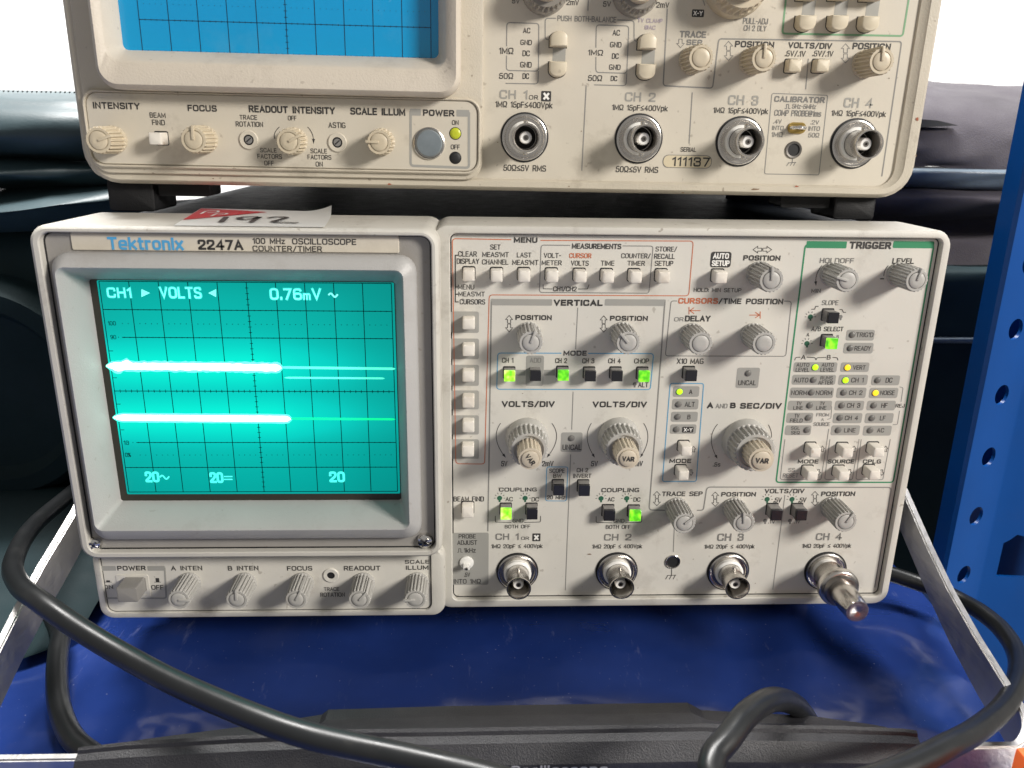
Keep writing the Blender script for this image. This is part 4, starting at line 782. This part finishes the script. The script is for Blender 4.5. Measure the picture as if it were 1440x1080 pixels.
# screen side: a raised casting around bezel and controls
link('screen_casting', rect_loft([urect(.0052, .1545, .1737, .334, .007, UY+.003), urect(.0052, .1545, .1737, .334, .007, UY-.0008), urect(.0056, .1541, .1741, .334, .007, UY-.0014), urect(.0062, .1534, .1760, .334, .006, UY-.0016),
   urect(.020, .139, .216, .334, .003, UY-.0016), urect(.020, .139, .216, .334, .003, UY+.004)], cap1=False), 'ucase', up)
a4 = ul(.0066, .1526, .1772, .2030); link('control_panel', rect_loft([(*a4, .0045, UY), (*a4, .0045, UY-.0020), (a4[0]+.0003, a4[1]-.0003, a4[2]+.0003, a4[3]-.0003, .0045, UY-.0024)], False, True), 'upanel', up)
link('panel_lip', rect_loft([(a4[0]-.0012, a4[1]+.0012, a4[2]-.0012, a4[3]+.0008, .0052, UY), (a4[0]-.0012, a4[1]+.0012, a4[2]-.0012, a4[3]+.0008, .0052, UY-.0026), (a4[0]-.0007, a4[1]+.0007, a4[2]-.0007, a4[3]+.0004, .005, UY-.0031), (a4[0]-.0002, a4[1]+.0002, a4[2]-.0002, a4[3]+.0001, .0046, UY-.0029), (a4[0]-.0001, a4[1]+.0001, a4[2]-.0001, a4[3], .0046, UY-.002)], cap1=False), 'ucase', up)
YUS = UY
link('screen_bezel', rect_loft([urect(.0150, .1462, .2038, .334, .0075, UY), urect(.0150, .1462, .2038, .334, .0075, UY-.0082), urect(.0153, .1459, .2041, .334, .0075, UY-.0096), urect(.0168, .1446, .2056, .334, .006, UY-.0112),
   urect(.0190, .1412, .2128, .334, .0055, UY-.0098), urect(.0196, .1405, .2138, .334, .005, UY-.0088), urect(.0214, .1380, .2176, .334, .002, UY-.0012), urect(.0217, .1377, .2180, .334, .002, UY+.0006)], cap1=False), 'ubezel', up)
link('screen', rect_loft([urect(.0205, .1390, .2170, .3300, .002, UY+.0018), urect(.0205, .1390, .2170, .3300, .002, UY+.0004)], True, True), 'screen_blue', up)
US = Panel(up, UO, UR, UY+.0003)
gx = [US.at(u, 15)[0] for u in (236, 277.5, 318, 360, 401, 442, 483, 524, 565)]; gz0 = US.at(400, 77)[2]; gz1 = US.at(400, 33)[2]
mat('grat_blue', (.004, .02, .05), .4); vs_, fs = [], []
def gq(a, b, c, d):
    k = len(vs_); vs_.extend([(a, US.ly, c), (b, US.ly, c), (b, US.ly, d), (a, US.ly, d)]); fs.append((k, k+1, k+2, k+3))
dX = (gx[-1]-gx[0])/8
for i in range(-1, 10): x = gx[0]+i*dX; gq(x-.00011, x+.00011, gz0, gz0+.105)
for j in range(9):
    z = gz1+(j-1)*dX
    gq(gx[0]-dX, gx[0]+9*dX, z-.0001, z+.0001)
    for i in range(-5, 46): gq(gx[0]+i*dX/5-.00007, gx[0]+i*dX/5+.00007, z-.0003, z+.0003)
    for i in range(5): gq(gx[0]+4*dX-.0006, gx[0]+4*dX+.0006, z+i*dX/5-.00008, z+i*dX/5+.00008)
for i in range(-5, 46): z = gz1+dX/2; gq(gx[0]+i*dX/5-.0001, gx[0]+i*dX/5+.0001, z-.0001, z+.0001)
link('graticule', mesh(vs_, fs, False), 'grat_blue', up)
# ---- upper left controls
UC = Panel(up, UO, UR, UY-.0024)
for t in (('INTENSITY',131,196.7,144,153.3,'ink',.018),('FOCUS',264,305,147.7,156.7,'ink',.018),('READOUT INTENSITY',350,471,149.5,159.3,'ink',.018),('SCALE ILLUM',492.7,570,152,162,'ink',.018),('POWER',595,639,154.3,163.3,'ink',.022),('BEAM',210.7,233,158.3,165.7,'ink',0),('FIND',214,232,168.3,176,'ink',0),('TRACE',337,361.7,161.7,168.3,'ink',0),('ROTATION',331.7,370,171,178.3,'ink',0),('OFF',405,417,162.7,169.3,'ink',0),('ASTIG',462,486,172,180,'ink',0),
   ('SCALE',365.7,389,208.3,214.3,'ink',0),('FACTORS',362,396.7,216.7,223.3,'ink',0),('OFF',371.7,385,226,232.7,'ink',0),('SCALE',436.7,460,209,215.7,'ink',0),('FACTORS',432.7,466,217.7,224.3,'ink',0),('ON',444,454,227.3,234.3,'ink',0),('ON',635.7,645,169,175.7,'ink',0),('OFF',634,646.7,203.3,210,'ink',0)): text(UC, *t)
for u, v, r, a in ((138.5,197.3,19.3,20),(272,196.7,19,88),(406,199,18.4,28),(533,200,18,178)): knob(UC, u, v, r, .0125 if r > 18.9 else .0095, a, 'uknob', 'uknob')
button(UC, 217.5, 195, 17.5, 17.5, .007, 'button', r=.0004, bev=.0006)
socket(UC, 350, 196.7, 13.2, .55, 'upanel'); socket(UC, 474.5, 200.3, 13.2, .55, 'upanel')
for u, v in ((350, 196.7), (474.5, 200.3)):
    p = UC.at(u, v); o = link('trimmer', lathe([(.0014, .0001), (.0014, .0003), (.001, .0004)], 20), 'metal', up, (p[0], UC.ly, p[2])); link('trimmer_slot', box_mesh(-.0012, .0012, -.00052, -.0003, -.00022, .00022, 0), 'black', o, (0, 0, 0), None, (0, -.7, 0))
arc(UC, [(393, 178.5), (386.5, 187), (386.5, 195)], 'ink', head=False); arc(UC, [(432.5, 178.5), (439, 188), (441, 200)], 'ink')
line(UC, [(577.5,156),(577.5,233),(659.5,236),(659.5,158)], 'patch', .0009, .0012, 'printed_frame'); patch(UC, 576.5, 592, 153, 162.5, r=.0003); patch(UC, 642, 660, 154.5, 164, r=.0003)
p = UC.at(603.5, 201.7); pb = link('power_button', lathe([(.0060, -.0002), (.0060, .0005), (.0056, .0007), (.0053, .0004), (.0051, .0004)], 40), 'metal', up, (p[0], UC.ly, p[2])); link('button_face', lathe([(.0051, .0002), (.0050, .0012), (.0046, .0016), (.002, .0018)], 40), 'power_cap', pb)
for u, v, m in ((640.3, 187.7, 'power_led'), (640.3, 222, 'black')):
    o = disc(UC, u, v, 8.6, 'black', 'indicator_lamp'); p = UC.at(u, v); q = abs(UC.at(u+7.6, v)[0]-p[0]); link('lens', lathe([(q, .0001), (q*.9, .0003), (q*.4, .0005)], 28), m, o)
# ---- upper right panel
UP = Panel(up, UO, UR, UY+.0020)
for t in (('5V',720,730.7,-2,5,'ink',0),('2mV',796.7,814,-.5,7.3,'ink',0),('5V',848,859,2,9.5,'ink',0),('2mV',923,941,3,11,'ink',0),('PUSH BOTH-BALANCE',784,866.7,22.7,30.7,'ink_grey',0),('TV CLAMP',896.7,931.7,26,32,'purple',0),('@AC',906.7,921.7,35.7,41.7,'purple',0),
   ('AC',735.7,745.7,39,46.7,'ink',0),('GND',732,748,56,63.3,'ink',0),('DC',735,745,71,79,'ink',0),('GND',731.7,747.7,87,95,'ink',0),('DC',735,744,103,111,'ink',0),('1MΩ',702,722,67,76,'ink',0),('50Ω',702,721.7,102.7,111,'ink',0),
   ('AC',861.7,871.7,42,50,'ink',0),('GND',858,874,59,66.7,'ink',0),('DC',860.7,870,75,82.7,'ink',0),('GND',856.7,872.7,90.7,98.3,'ink',0),('DC',859,868,106.7,114,'ink',0),('1MΩ',827,848,70,78,'ink',0),('50Ω',827,846.7,105.7,114,'ink',0),
   ('CH 1',702.7,741.7,126.7,139.3,'ink_light',.01),('OR',744,756.7,134,140,'ink',0),('1MΩ 15pF≤400Vpk',696.7,777,143,153.5,'ink',0),('CH 2',879,922,130,143,'ink_light',.01),('1MΩ 15pF≤400Vpk',860.7,939,147.7,157.5,'ink',0),('50Ω≤5V RMS',708,768,232,240.7,'ink',0),('50Ω≤5V RMS',866,925.7,234,242.7,'ink',0),
   ('TRACE',956,993,43.7,53,'ink_grey',.02),('SEP',965.5,987.5,55.6,63.6,'ink_grey',.02),('POSITION',1033.7,1088.7,58,67,'ink',.02),('VOLTS/DIV',1108.5,1170,59.6,68.7,'ink',.02),('.5V/.1V',1104,1132.7,71,80,'ink',0),('.5V/.1V',1142.7,1171.8,71,80,'ink',0),('POSITION',1199,1252.7,60.5,70,'ink',.02),('PULL-ADJ',1045,1080,25.4,34,'ink_grey',0),('CH 2 DLY',1046,1077.7,35.7,43.7,'ink_grey',0),
   ('CH 3',1024,1066.7,134,148,'ink_light',.01),('1MΩ 15pF≤400Vpk',1003,1080,151.7,161.5,'ink',0),('CH 4',1186.7,1227.7,137.7,151.7,'ink_light',.01),('1MΩ 15pF≤400Vpk',1169,1245.7,155.7,165.5,'ink',0),('CALIBRATOR',1089,1160,135.7,144,'ink_grey',.02),('5Hz-5MHz',1114,1147.7,146.3,153,'ink_grey',0),('COMP PROBE@1ms',1089,1155,155,163.5,'ink_grey',0),('.4V',1088,1099,167.7,174,'ink_grey',0),('INTO',1086,1102,176.7,183,'ink_grey',0),('1MΩ',1085,1100.7,185.7,192.7,'ink_grey',0),('.2V',1140,1151.7,169,175,'ink_grey',0),('INTO',1137,1153,177.5,184,'ink_grey',0),('50Ω',1136.7,1152,186.7,193.3,'ink_grey',0),('SERIAL',957,979,207,213.5,'ink',0)): text(UP, *t)
patch(UP, 761, 775, 128, 142.7, 'ink', .0003); text(UP, 'X', 764, 772.3, 130.5, 140.2, 'white_ink', .05, dy=.00006)
patch(UP, 973, 990, 13.3, 24, 'ink', .0003); text(UP, 'X-Y', 975, 988, 15.3, 22, 'white_ink', .02, dy=.00006)
patch(UP, 931.7, 1001, 218, 236.5, 'ink_grey', .0022); patch(UP, 932.7, 1000, 218.9, 235.6, 'serial_plate', .0021, 'serial_plate', dy=.00004); text(UP, '111137', 945, 998, 221, 234, 'ink', .006, dy=.00012)
for P, w_ in (([(782,25.7),(766.7,25.7),(766.7,55),(773,56)],.00035),([(868,28),(891.7,29),(891.7,57),(898,59)],.00035),([(712.3,65),(712.8,31.7),(757.8,33),(757.2,100),(712,99),(712.3,78)],.00035),([(757,100),(756.5,118),(711,117.2)],.00035),([(838,67),(838.6,35),(884.3,36.5),(881.5,103),(838,101.8),(838,80)],.00035),([(881.5,103),(880.3,120.5),(835.5,119.3)],.00035),([(827.7,-8),(826.7,15)],.0004),([(824.4,120),(818.2,240)],.0004),
    ([(938.5,12),(932.5,120.5),(1002,124),(1010.8,54.5),(1268,58.5),(1240,248)],.0005),([(1136.6,82.5),(1133,125.5)],.0004),([(973.5,130),(969,202)],.0004),([(987, -6), (991, 8)],.0003)): line(UP, P, 'line_grey', w_, .0012, 'printed_frame')
line(UP, [(1085.5,131.3),(1164,134),(1151.5,246),(1075,244.5)], 'line_grey', .0003, .0008, 'printed_frame', True); line(UP, [(1106,-10),(1100,47.2),(1269.5,50.6),(1279,-8)], 'ugreen', .0007, .0012, 'printed_frame')
lines(UP, [[(1103.5,152.5),(1106,152.5),(1106,146.8),(1109,146.8),(1109,152.5),(1111.5,152.5)],[(1114.6,223),(1114,228.5)],[(1108,229),(1119.5,228.2)],[(1109,229),(1106,233.5)],[(1114,228.6),(1111,233.2)],[(1118.5,228.3),(1115.5,233)]], 'ink_grey', .00028)
arrows(UP, 1024.5, 71.5, 27, 12, 'ink_grey'); arrows(UP, 1189, 75, 27, 12, 'ink_grey'); open_arrow(UP, 957, 61, 12, 11, False, 'ink_grey')
for u, v in ((737.5, 193.3), (898, 195), (1040, 199), (1200.7, 202)): bnc(UP, u, v, 32.6, .0135)
for u, v, a in ((986,81,None),(1074.5,82,92),(1240,86,93)): knob(UP, u, v, 18.4, .0135, a, 'uknob', 'uknob')
def d_button(u, v, flip):
    """rocker button with one rounded end"""
    Y = UP.Y-.005; a, b, c, d = UP.rect(u-12, u+12, v-11, v+11, Y); W, H = (b-a)/2, (d-c)/2; s = -1 if flip else 1
    def sh(k): return [(W*k*math.cos(t), s*(H*k*.1+H*k*.9*math.sin(t))) for t in np.linspace(0, math.pi, 17)] + [(-W*k, -s*H*k), (W*k, -s*H*k)]
    o = link('rocker_button', mesh(*loft([(sh(1), 0), (sh(1), -.0042), (sh(.95), -.0048), (sh(.85), -.005)])), 'ubutton', up, ((a+b)/2, UP.ly, (c+d)/2))
    link('button_well', mesh(*loft([([(x*1.1, z*1.1) for x, z in sh(1)], 0), ([(x*1.1, z*1.1) for x, z in sh(1)], -.00005)])), 'black', o)
for u, v, f in ((786.5,54,0),(785,97,1),(912,57.5,0),(910,100.5,1),(1136,32,1),(1181.5,32,1),(1225,33,1),(1138.5,-12,0),(1184,-12,0),(1228.5,-11,0)): d_button(u, v, f)
for u, y0, y1 in ((786.2,64,88),(911.5,68,92),(1137.5,-2,22),(1183,-2,22),(1227,-1,23)): patch(UP, u-9, u+9, y0, y1, r=.0001)
for u in (1119, 1158): button(UP, u, 92, 18.5, 18.5, .005, 'ubutton', r=.0006, bev=.0007)
def top_knob(u, v, r, Lk, m='knob', capm='uknob'):
    p = UP.at(u, v); o = link('attenuator_knob', lathe([(r, 0), (r, .0015), (r*.93, .004), (r*.88, .005), (r*.86, Lk-.001), (r*.80, Lk), (r*.6, Lk)], 104, (3, 4, 26, .08), 30), m, up, (p[0], UP.ly, p[2]))
    link('cap', lathe([(r*.62, Lk-.0005), (r*.60, Lk+.003), (r*.55, Lk+.0035), (r*.2, Lk+.0036)], 40), capm, o); return o
mat('smoke_clear', (.26, .24, .21), .15, spec=.6); top_knob(766, -14, .0088, .010, 'smoke_clear'); top_knob(893, -11, .0088, .010, 'smoke_clear'); top_knob(1034, -22, .0120, .012, 'uknob')
o = socket(UP, 1115.7, 210.7, 11.6, .72, 'metal_dark')
p = UP.at(1120, 180); k = link('calibrator_loop', rect_loft([(-.0036, .0036, -.0021, .0021, .002, 0), (-.0036, .0036, -.0021, .0021, .002, -.0006), (-.0028, .0028, -.0013, .0013, .0012, -.0006), (-.0028, .0028, -.0013, .0013, .0012, -.0002)]), 'brass', up, (p[0], UP.ly, p[2]))
link('loop_wire', tube([(-.0026, -.0003, 0), (-.0022, -.003, .0001), (0, -.0042, .0002), (.0022, -.003, .0001), (.0026, -.0003, 0)], .0007, 10, 5), 'chrome', k)
mat('grime', (.20, .13, .08), .7); mat('rust_spot', (.34, .10, .05), .7)
def spot(T, u, v, a, b, m='grime'):
    k = [random.uniform(.7, 1.2) for _ in range(12)]; poly(T, [(u+a*k[i]*math.cos(i*math.pi/6), v+b*k[i]*math.sin(i*math.pi/6)) for i in range(12)], m, 'grime_spot', .0001)
UF = Panel(up, UO, UR, UY)
for u, v, a, b, m in ((1289.5,167.5,2.2,2.8,'rust_spot'),(1288,219,1.2,1.4,'grime'),(1062,266,6,1.2,'grime'),(1120,262,3,1,'rust_spot'),(548,259,3,1.2,'rust_spot'),(960,271,2,.8,'grime'),(800,262,1,.7,'grime'),(300,251,1.2,.8,'grime')): spot(UF, u, v, a, b, m)
for u, v in ((817.5,184.5),(945,214),(1000,100),(1178,120),(700,200),(1250,110)): spot(UP, u, v, .8, .8)
for u, v, a, b in ((829,779,3,.8),(735,553,.7,.6),(1000,610,.8,.6),(902,395,1.1,1.4),(938,388,.8,.5),(717,400,.6,.6),(1224,640,.7,.5),(660,846,2.2,.8),(1062,820,.6,.5),(690,415,.6,.6)): spot(R, u, v, a, b)
# feet and underside
def u_foot(x0, x1, zb, y0, y1, m='rubber'): return link('foot', rect_loft([(*ul(x0, x1, zb, .1703), .0015, y1), (*ul(x0, x1, zb, .1703), .0015, y0)], True, True), m, up)
def lz(x, wz): return wz - UO[2] + math.sin(UR)*(x-UO[0]) + UO[2]       # local height that lands on a world height
for (x0, x1, s0, s1) in ((.0058, .0255, .0270, .0455), (.2985, .3175, .2795, .2985)):
    for y in (.036, .40):
        zc = lz((x0+x1)/2, ZT); f = link('foot', mesh(*loft([(rr(x0-UO[0]+.001, x1-UO[0]-.001, zc-UO[2], .001, .0014), y+.024), (rr(x0-UO[0]+.001, x1-UO[0]-.001, zc-UO[2], .001, .0014), y+.0004), (rr(x0-UO[0]+.0016, x1-UO[0]-.0016, zc-UO[2]+.0005, .0004, .001), y)], True, True)), 'rubber', up)
        link('foot_bracket', rect_loft([(s0-UO[0]-.0015, s1-UO[0], -.0050, .001, .0012, y+.018), (s0-UO[0]-.0015, s1-UO[0], -.0050, .001, .0012, y+.003)], True, True), 'rubber', f)
for k in range(7): link('bottom_rib', box_mesh(.036+k*.0082, .0415+k*.0082, .09, .40, -.0035, .0035, .0005), 'rubber', up)
# ================================================================== rack post on the right
def rack_post():
    rt = top('rack_upright', 'blue painted steel rack upright with a row of round holes', 'rack upright', (.385, .048, -.10))
    sec = [(.000, .0105), (.000, .0006), (.0004, .0002), (.0012, .0006), (.0255, .0112), (.0275, .0114), (.0950, .006)]
    vs_, fs = [], []; H = .75
    for z in (0, H):
        for x, y in sec: vs_.append((x, y, z))
    n = len(sec)
    for i in range(n-1): fs.append((i, i+1, n+i+1, n+i))
    me = mesh(vs_, fs, angle=20); post = link('steel_profile', me, 'post_blue', rt)
    sm = post.modifiers.new('thickness', 'SOLIDIFY'); sm.thickness = .0016; sm.offset = -1
    t = Vector((.0243, .0106, 0)).normalized(); nn = Vector((t.y, -t.x, 0))
    cut = bmesh.new()
    def hole(c, outline, axis_u):
        vs2 = []
        for s in (-.006, .006): vs2.append([cut.verts.new(c + axis_u*a + Vector((0, 0, b)) + nn*s) for a, b in outline])
        m_ = len(outline); cut.faces.new(vs2[0]); cut.faces.new(list(reversed(vs2[1])))
        for i in range(m_): cut.faces.new((vs2[0][i], vs2[0][(i+1) % m_], vs2[1][(i+1) % m_], vs2[1][i]))
    base = Vector((.0012, .0006, 0)); circ = [(.0049*math.cos(a), .0049*math.sin(a)) for a in np.linspace(0, 2*math.pi, 24, endpoint=False)]
    for v in (280, 370, 462, 554, 641, 724, 806):
        z = None
        for k in range(1): z = on_y(1397+(554-v)*.19, v, .048+.0055)[2]+.10
        hole(base + t*.0125 + Vector((0, 0, z)), circ, t)
    ko = [(-.009, -.012), (.009, -.012), (.009, .004), (.006, .010), (-.003, .012), (-.006, .009), (-.009, .007)]
    kq = on_y(1432, 782, .0565)
    for zz in (kq[2]+.10, kq[2]+.26): hole(Vector((kq[0]-.385, .0088, zz)), ko, Vector((1, -.12, 0)).normalized())
    bmesh.ops.recalc_face_normals(cut, faces=cut.faces); cm = bpy.data.meshes.new('cut'); cut.to_mesh(cm); cut.free()
    co = bpy.data.objects.new('cutter', cm); COL.objects.link(co); co.parent = rt
    bo = post.modifiers.new('holes', 'BOOLEAN'); bo.operation = 'DIFFERENCE'; bo.object = co; bo.solver = 'EXACT'
    bpy.context.view_layer.update(); dg = bpy.context.evaluated_depsgraph_get(); me2 = bpy.data.meshes.new_from_object(post.evaluated_get(dg)); post.modifiers.clear(); post.data = me2; bpy.data.objects.remove(co)
    me2.shade_smooth(); me2.set_sharp_from_angle(angle=math.radians(20))
    link('back_plate', box_mesh(.021, .10, .034, .037, 0, H, .0005), 'post_blue', rt)
rack_post()
# ================================================================== soft bags behind
def soft_roll(name, prof, x0, x1, m, parent, nx=60, amp=.0025, seed=1, taper=None):
    """profile of (y, z) points swept along x with soft folds; closed at the back"""
    rs = random.Random(seed); ph = [rs.uniform(0, 6) for _ in range(8)]; P = [np.array(q) for q in prof]; S_ = []
    for i in range(len(P)-1):
        p0, p1, p2, p3 = P[max(i-1, 0)], P[i], P[i+1], P[min(i+2, len(P)-1)]
        for k in range(8):
            t = k/8; S_.append(.5*((2*p1)+(-p0+p2)*t+(2*p0-5*p1+4*p2-p3)*t*t+(-p0+3*p1-3*p2+p3)*t**3))
    S_.append(P[-1]); vs_, fs = [], []; n = len(S_)
    for i in range(nx+1):
        s = i/nx; x = x0+(x1-x0)*s; dz = taper(x) if taper else 0
        for j, (y, z) in enumerate(S_):
            w1 = amp*(math.sin(x*31+ph[0]+j*.21)+.6*math.sin(x*67+ph[1]-j*.33)+.4*math.sin(x*120+j*.6+ph[2]))
            e = min(1, min(s, 1-s)*nx/5); yy = y + (1-e**.5)*.03
            vs_.append((x, yy+w1*.8, z+dz*(z if z > 0 else 0)/.2+w1*.7))
    for i in range(nx):
        for j in range(n-1): fs.append((i*n+j, i*n+j+1, (i+1)*n+j+1, (i+1)*n+j))
    return link(name, mesh(vs_, fs, angle=60), m, parent)
def prof_px(u, L): return [(Y, float(on_y(u, v, Y)[2])) for v, Y in L]
lb = top('bag', 'dark teal padded vinyl bag with a stitched rolled edge on the left', 'bag', (0, 0, 0))
LB = prof_px(50, [(139, .52), (128, .34), (132, .175), (150, .142), (185, .130), (215, .136), (225, .150)])
soft_roll('padded_edge', LB, -.55, -.012, 'vinyl_teal', lb, amp=.0009, seed=3, taper=lambda x: .0)
soft_roll('padded_roll', prof_px(50, [(215, .19), (224, .150), (236, .130), (250, .128), (262, .140), (268, .17)]), -.55, -.012, 'vinyl_teal', lb, amp=.0012, seed=5)
soft_roll('flap', prof_px(50, [(232, .26), (250, .20), (265, .155), (281, .125), (298, .112), (306, .116), (330, .135)]), -.55, -.016, 'vinyl_teal', lb, amp=.0012, seed=8, taper=lambda x: (x+.08)*.16)
zb_ = float(on_y(50, 860, .12)[2])
soft_roll('body', [(.30, float(on_y(50, 300, .2)[2])), (.16, float(on_y(50, 310, .16)[2])), (.125, float(on_y(50, 345, .125)[2])), (.118, float(on_y(50, 450, .118)[2])), (.116, float(on_y(50, 600, .116)[2])), (.118, float(on_y(50, 760, .118)[2])), (.105, SHZ+.030), (.075, SHZ+.017), (.03, SHZ+.010), (-.005, SHZ+.004), (-.012, SHZ+.0005)], -.55, -.021, 'vinyl_dark', lb, amp=.0012, seed=9)  # low front spread added: dark vinyl stands in for shade on the shelf
sp = []
for k in range(160):
    x = -.40+.39*k/160; q = on_y(50, 131.5, .17); sp.append(x)
vs_, fs = [], []
for x in sp:
    y, z = .166, float(on_y(50, 132.5, .166)[2])+.0012; a = .0012; k = len(vs_); vs_ += [(x-a*.6, y, z-.0005), (x+a*.6, y-.001, z-.0002), (x+a*.6, y-.001, z+.0005), (x-a*.6, y, z+.0003)]; fs.append((k, k+1, k+2, k+3))
link('stitching', mesh(vs_, fs, False), 'rubber', lb)
# round moulded cap on the bag's front
c0 = on_y(30, 550, .108); Rr = .052
cap_ = mesh(*(lambda L: ([(c0[0]-.014+x, y, c0[2]+z) for x, y, z in L[0]], L[1]))(loft([([(r_*math.cos(a), r_*math.sin(a)) for a in np.linspace(0, 2*math.pi, 64, endpoint=False)], y_) for r_, y_ in ((.060, .125), (.058, .106), (.054, .100), (.046, .099), (.044, .103), (.041, .106), (.02, .107))])))
link('moulded_cap', cap_, 'vinyl_dark', lb)
rb = top('bag', 'dark purple grey fabric bag with a pale piped seam beside the blue post', 'bag', (0, 0, 0))
def rprof(L): return prof_px(1370, L)
soft_roll('fabric_top', rprof([(150, .62), (122, .42), (120, .30), (128, .235), (150, .196), (185, .176), (220, .168), (241, .170)]), .30, .75, 'fabric', rb, amp=.0024, seed=17)
sl = [on_y(u, v, .172) for u, v in ((1288, 167), (1320, 169.5), (1348, 176.5), (1320, 178), (1288, 179.5))]
link('slit_shade', mesh([tuple(q) for q in sl]+[(q[0], q[1]+.006, q[2]) for q in sl], [(0, 1, 2, 3, 4), (5, 6, 7, 8, 9)]+[(i, (i+1) % 5, 5+(i+1) % 5, 5+i) for i in range(5)], False), 'black', rb)  # solid black wedge painting the shade inside a dark opening in the fabric
soft_roll('piped_seam', rprof([(236, .185), (238, .163), (243, .158), (256, .160), (266, .166), (268, .18)]), .30, .75, 'fabric_trim', rb, amp=.0005, seed=13)
soft_roll('fabric_fold', rprof([(264, .20), (268, .165), (280, .155), (300, .165), (312, .19), (330, .20), (332, .186), (345, .178), (400, .176), (420, .18)]), .30, .75, 'fabric', rb, amp=.0010, seed=14)
rc = top('bag', 'dark vinyl case standing low behind the right edge of the lower oscilloscope', 'bag', (0, 0, 0))
soft_roll('body', rprof([(374, .30), (372, .16), (378, .132), (392, .125), (440, .122), (474, .120), (482, .122), (560, .122), (760, .124), (850, .13)])+[(.15, SHZ+.003)], .345, .62, 'vinyl_dark', rc, amp=.0007, seed=21)
soft_roll('seam', rprof([(474, .124), (476, .1165), (481, .1165), (483, .124)]), .35, .62, 'fabric_trim', rc, amp=.0003, seed=22)
# ================================================================== cables
def cord(name, label, pts, r):
    o = link(name, tube(pts, r, 18, 12), 'cord', None); tag(o, label, 'cable'); return o
A_ = [on_y(u, v, Y) for u, v, Y in ((140, 660, .13), (95, 698, .075), (45, 742, .03), (19, 790, -.012), (27, 822, -.035), (58, 847, -.050), (111, 884, -.060), (178, 924, -.070), (250, 962, -.082), (355, 1007, -.097), (444, 1037, -.105), (578, 1066, -.112), (680, 1090, -.118), (800, 1125, -.125))]
cord('power_cord', 'thick black cord looping over the left handle arm and the grip', A_, .0037)
zs = SHZ+.0046
B_ = [on_z(u, v, zs+d) for u, v, d in ((-30, 770, 0), (5, 812, 0), (36, 842, 0), (68, 866, 0), (85, 890, 0), (82, 915, 0), (80, 950, 0), (84, 995, 0), (104, 1040, 0), (150, 1075, 0))]
cord('power_cord', 'black cord lying on the blue sheet behind the left end of the grip', B_, .0040)
D_ = [on_y(1215, 795, .046), on_y(1280, 816, .036), on_y(1325, 832, .026), on_y(1352, 845, .018), on_y(1381, 862, .006), on_y(1409, 886, -.008), on_y(1430, 920, -.026), on_y(1431, 955, -.046), on_y(1413, 992, -.066), on_y(1373, 1027, -.088), on_y(1329, 1051, -.102), on_y(1270, 1080, -.112), on_y(1190, 1105, -.120), on_y(1090, 1118, -.126), on_y(1010, 1100, -.122), on_y(1003, 1066, -.116), on_y(1024, 1038, -.110), on_y(1052, 1003, -.100), on_y(1084, 984, -.086), on_y(1112, 988, -.070), on_y(1130, 1004, -.058), on_y(1150, 1040, -.052)]
cord('power_cord', 'black cord curving round the right handle arm and looping over the grip', D_, .0038)
# orange thing in the bottom right corner
q = on_y(1424, 1066, -.103)
o = link('orange_block', box_mesh(float(q[0]), float(q[0])+.05, -.135, -.103, SHZ+.0008, float(on_y(1432, 1050, -.103)[2]), .001), 'beam_orange', None); tag(o, 'small orange block peeking in at the bottom right corner', 'block')
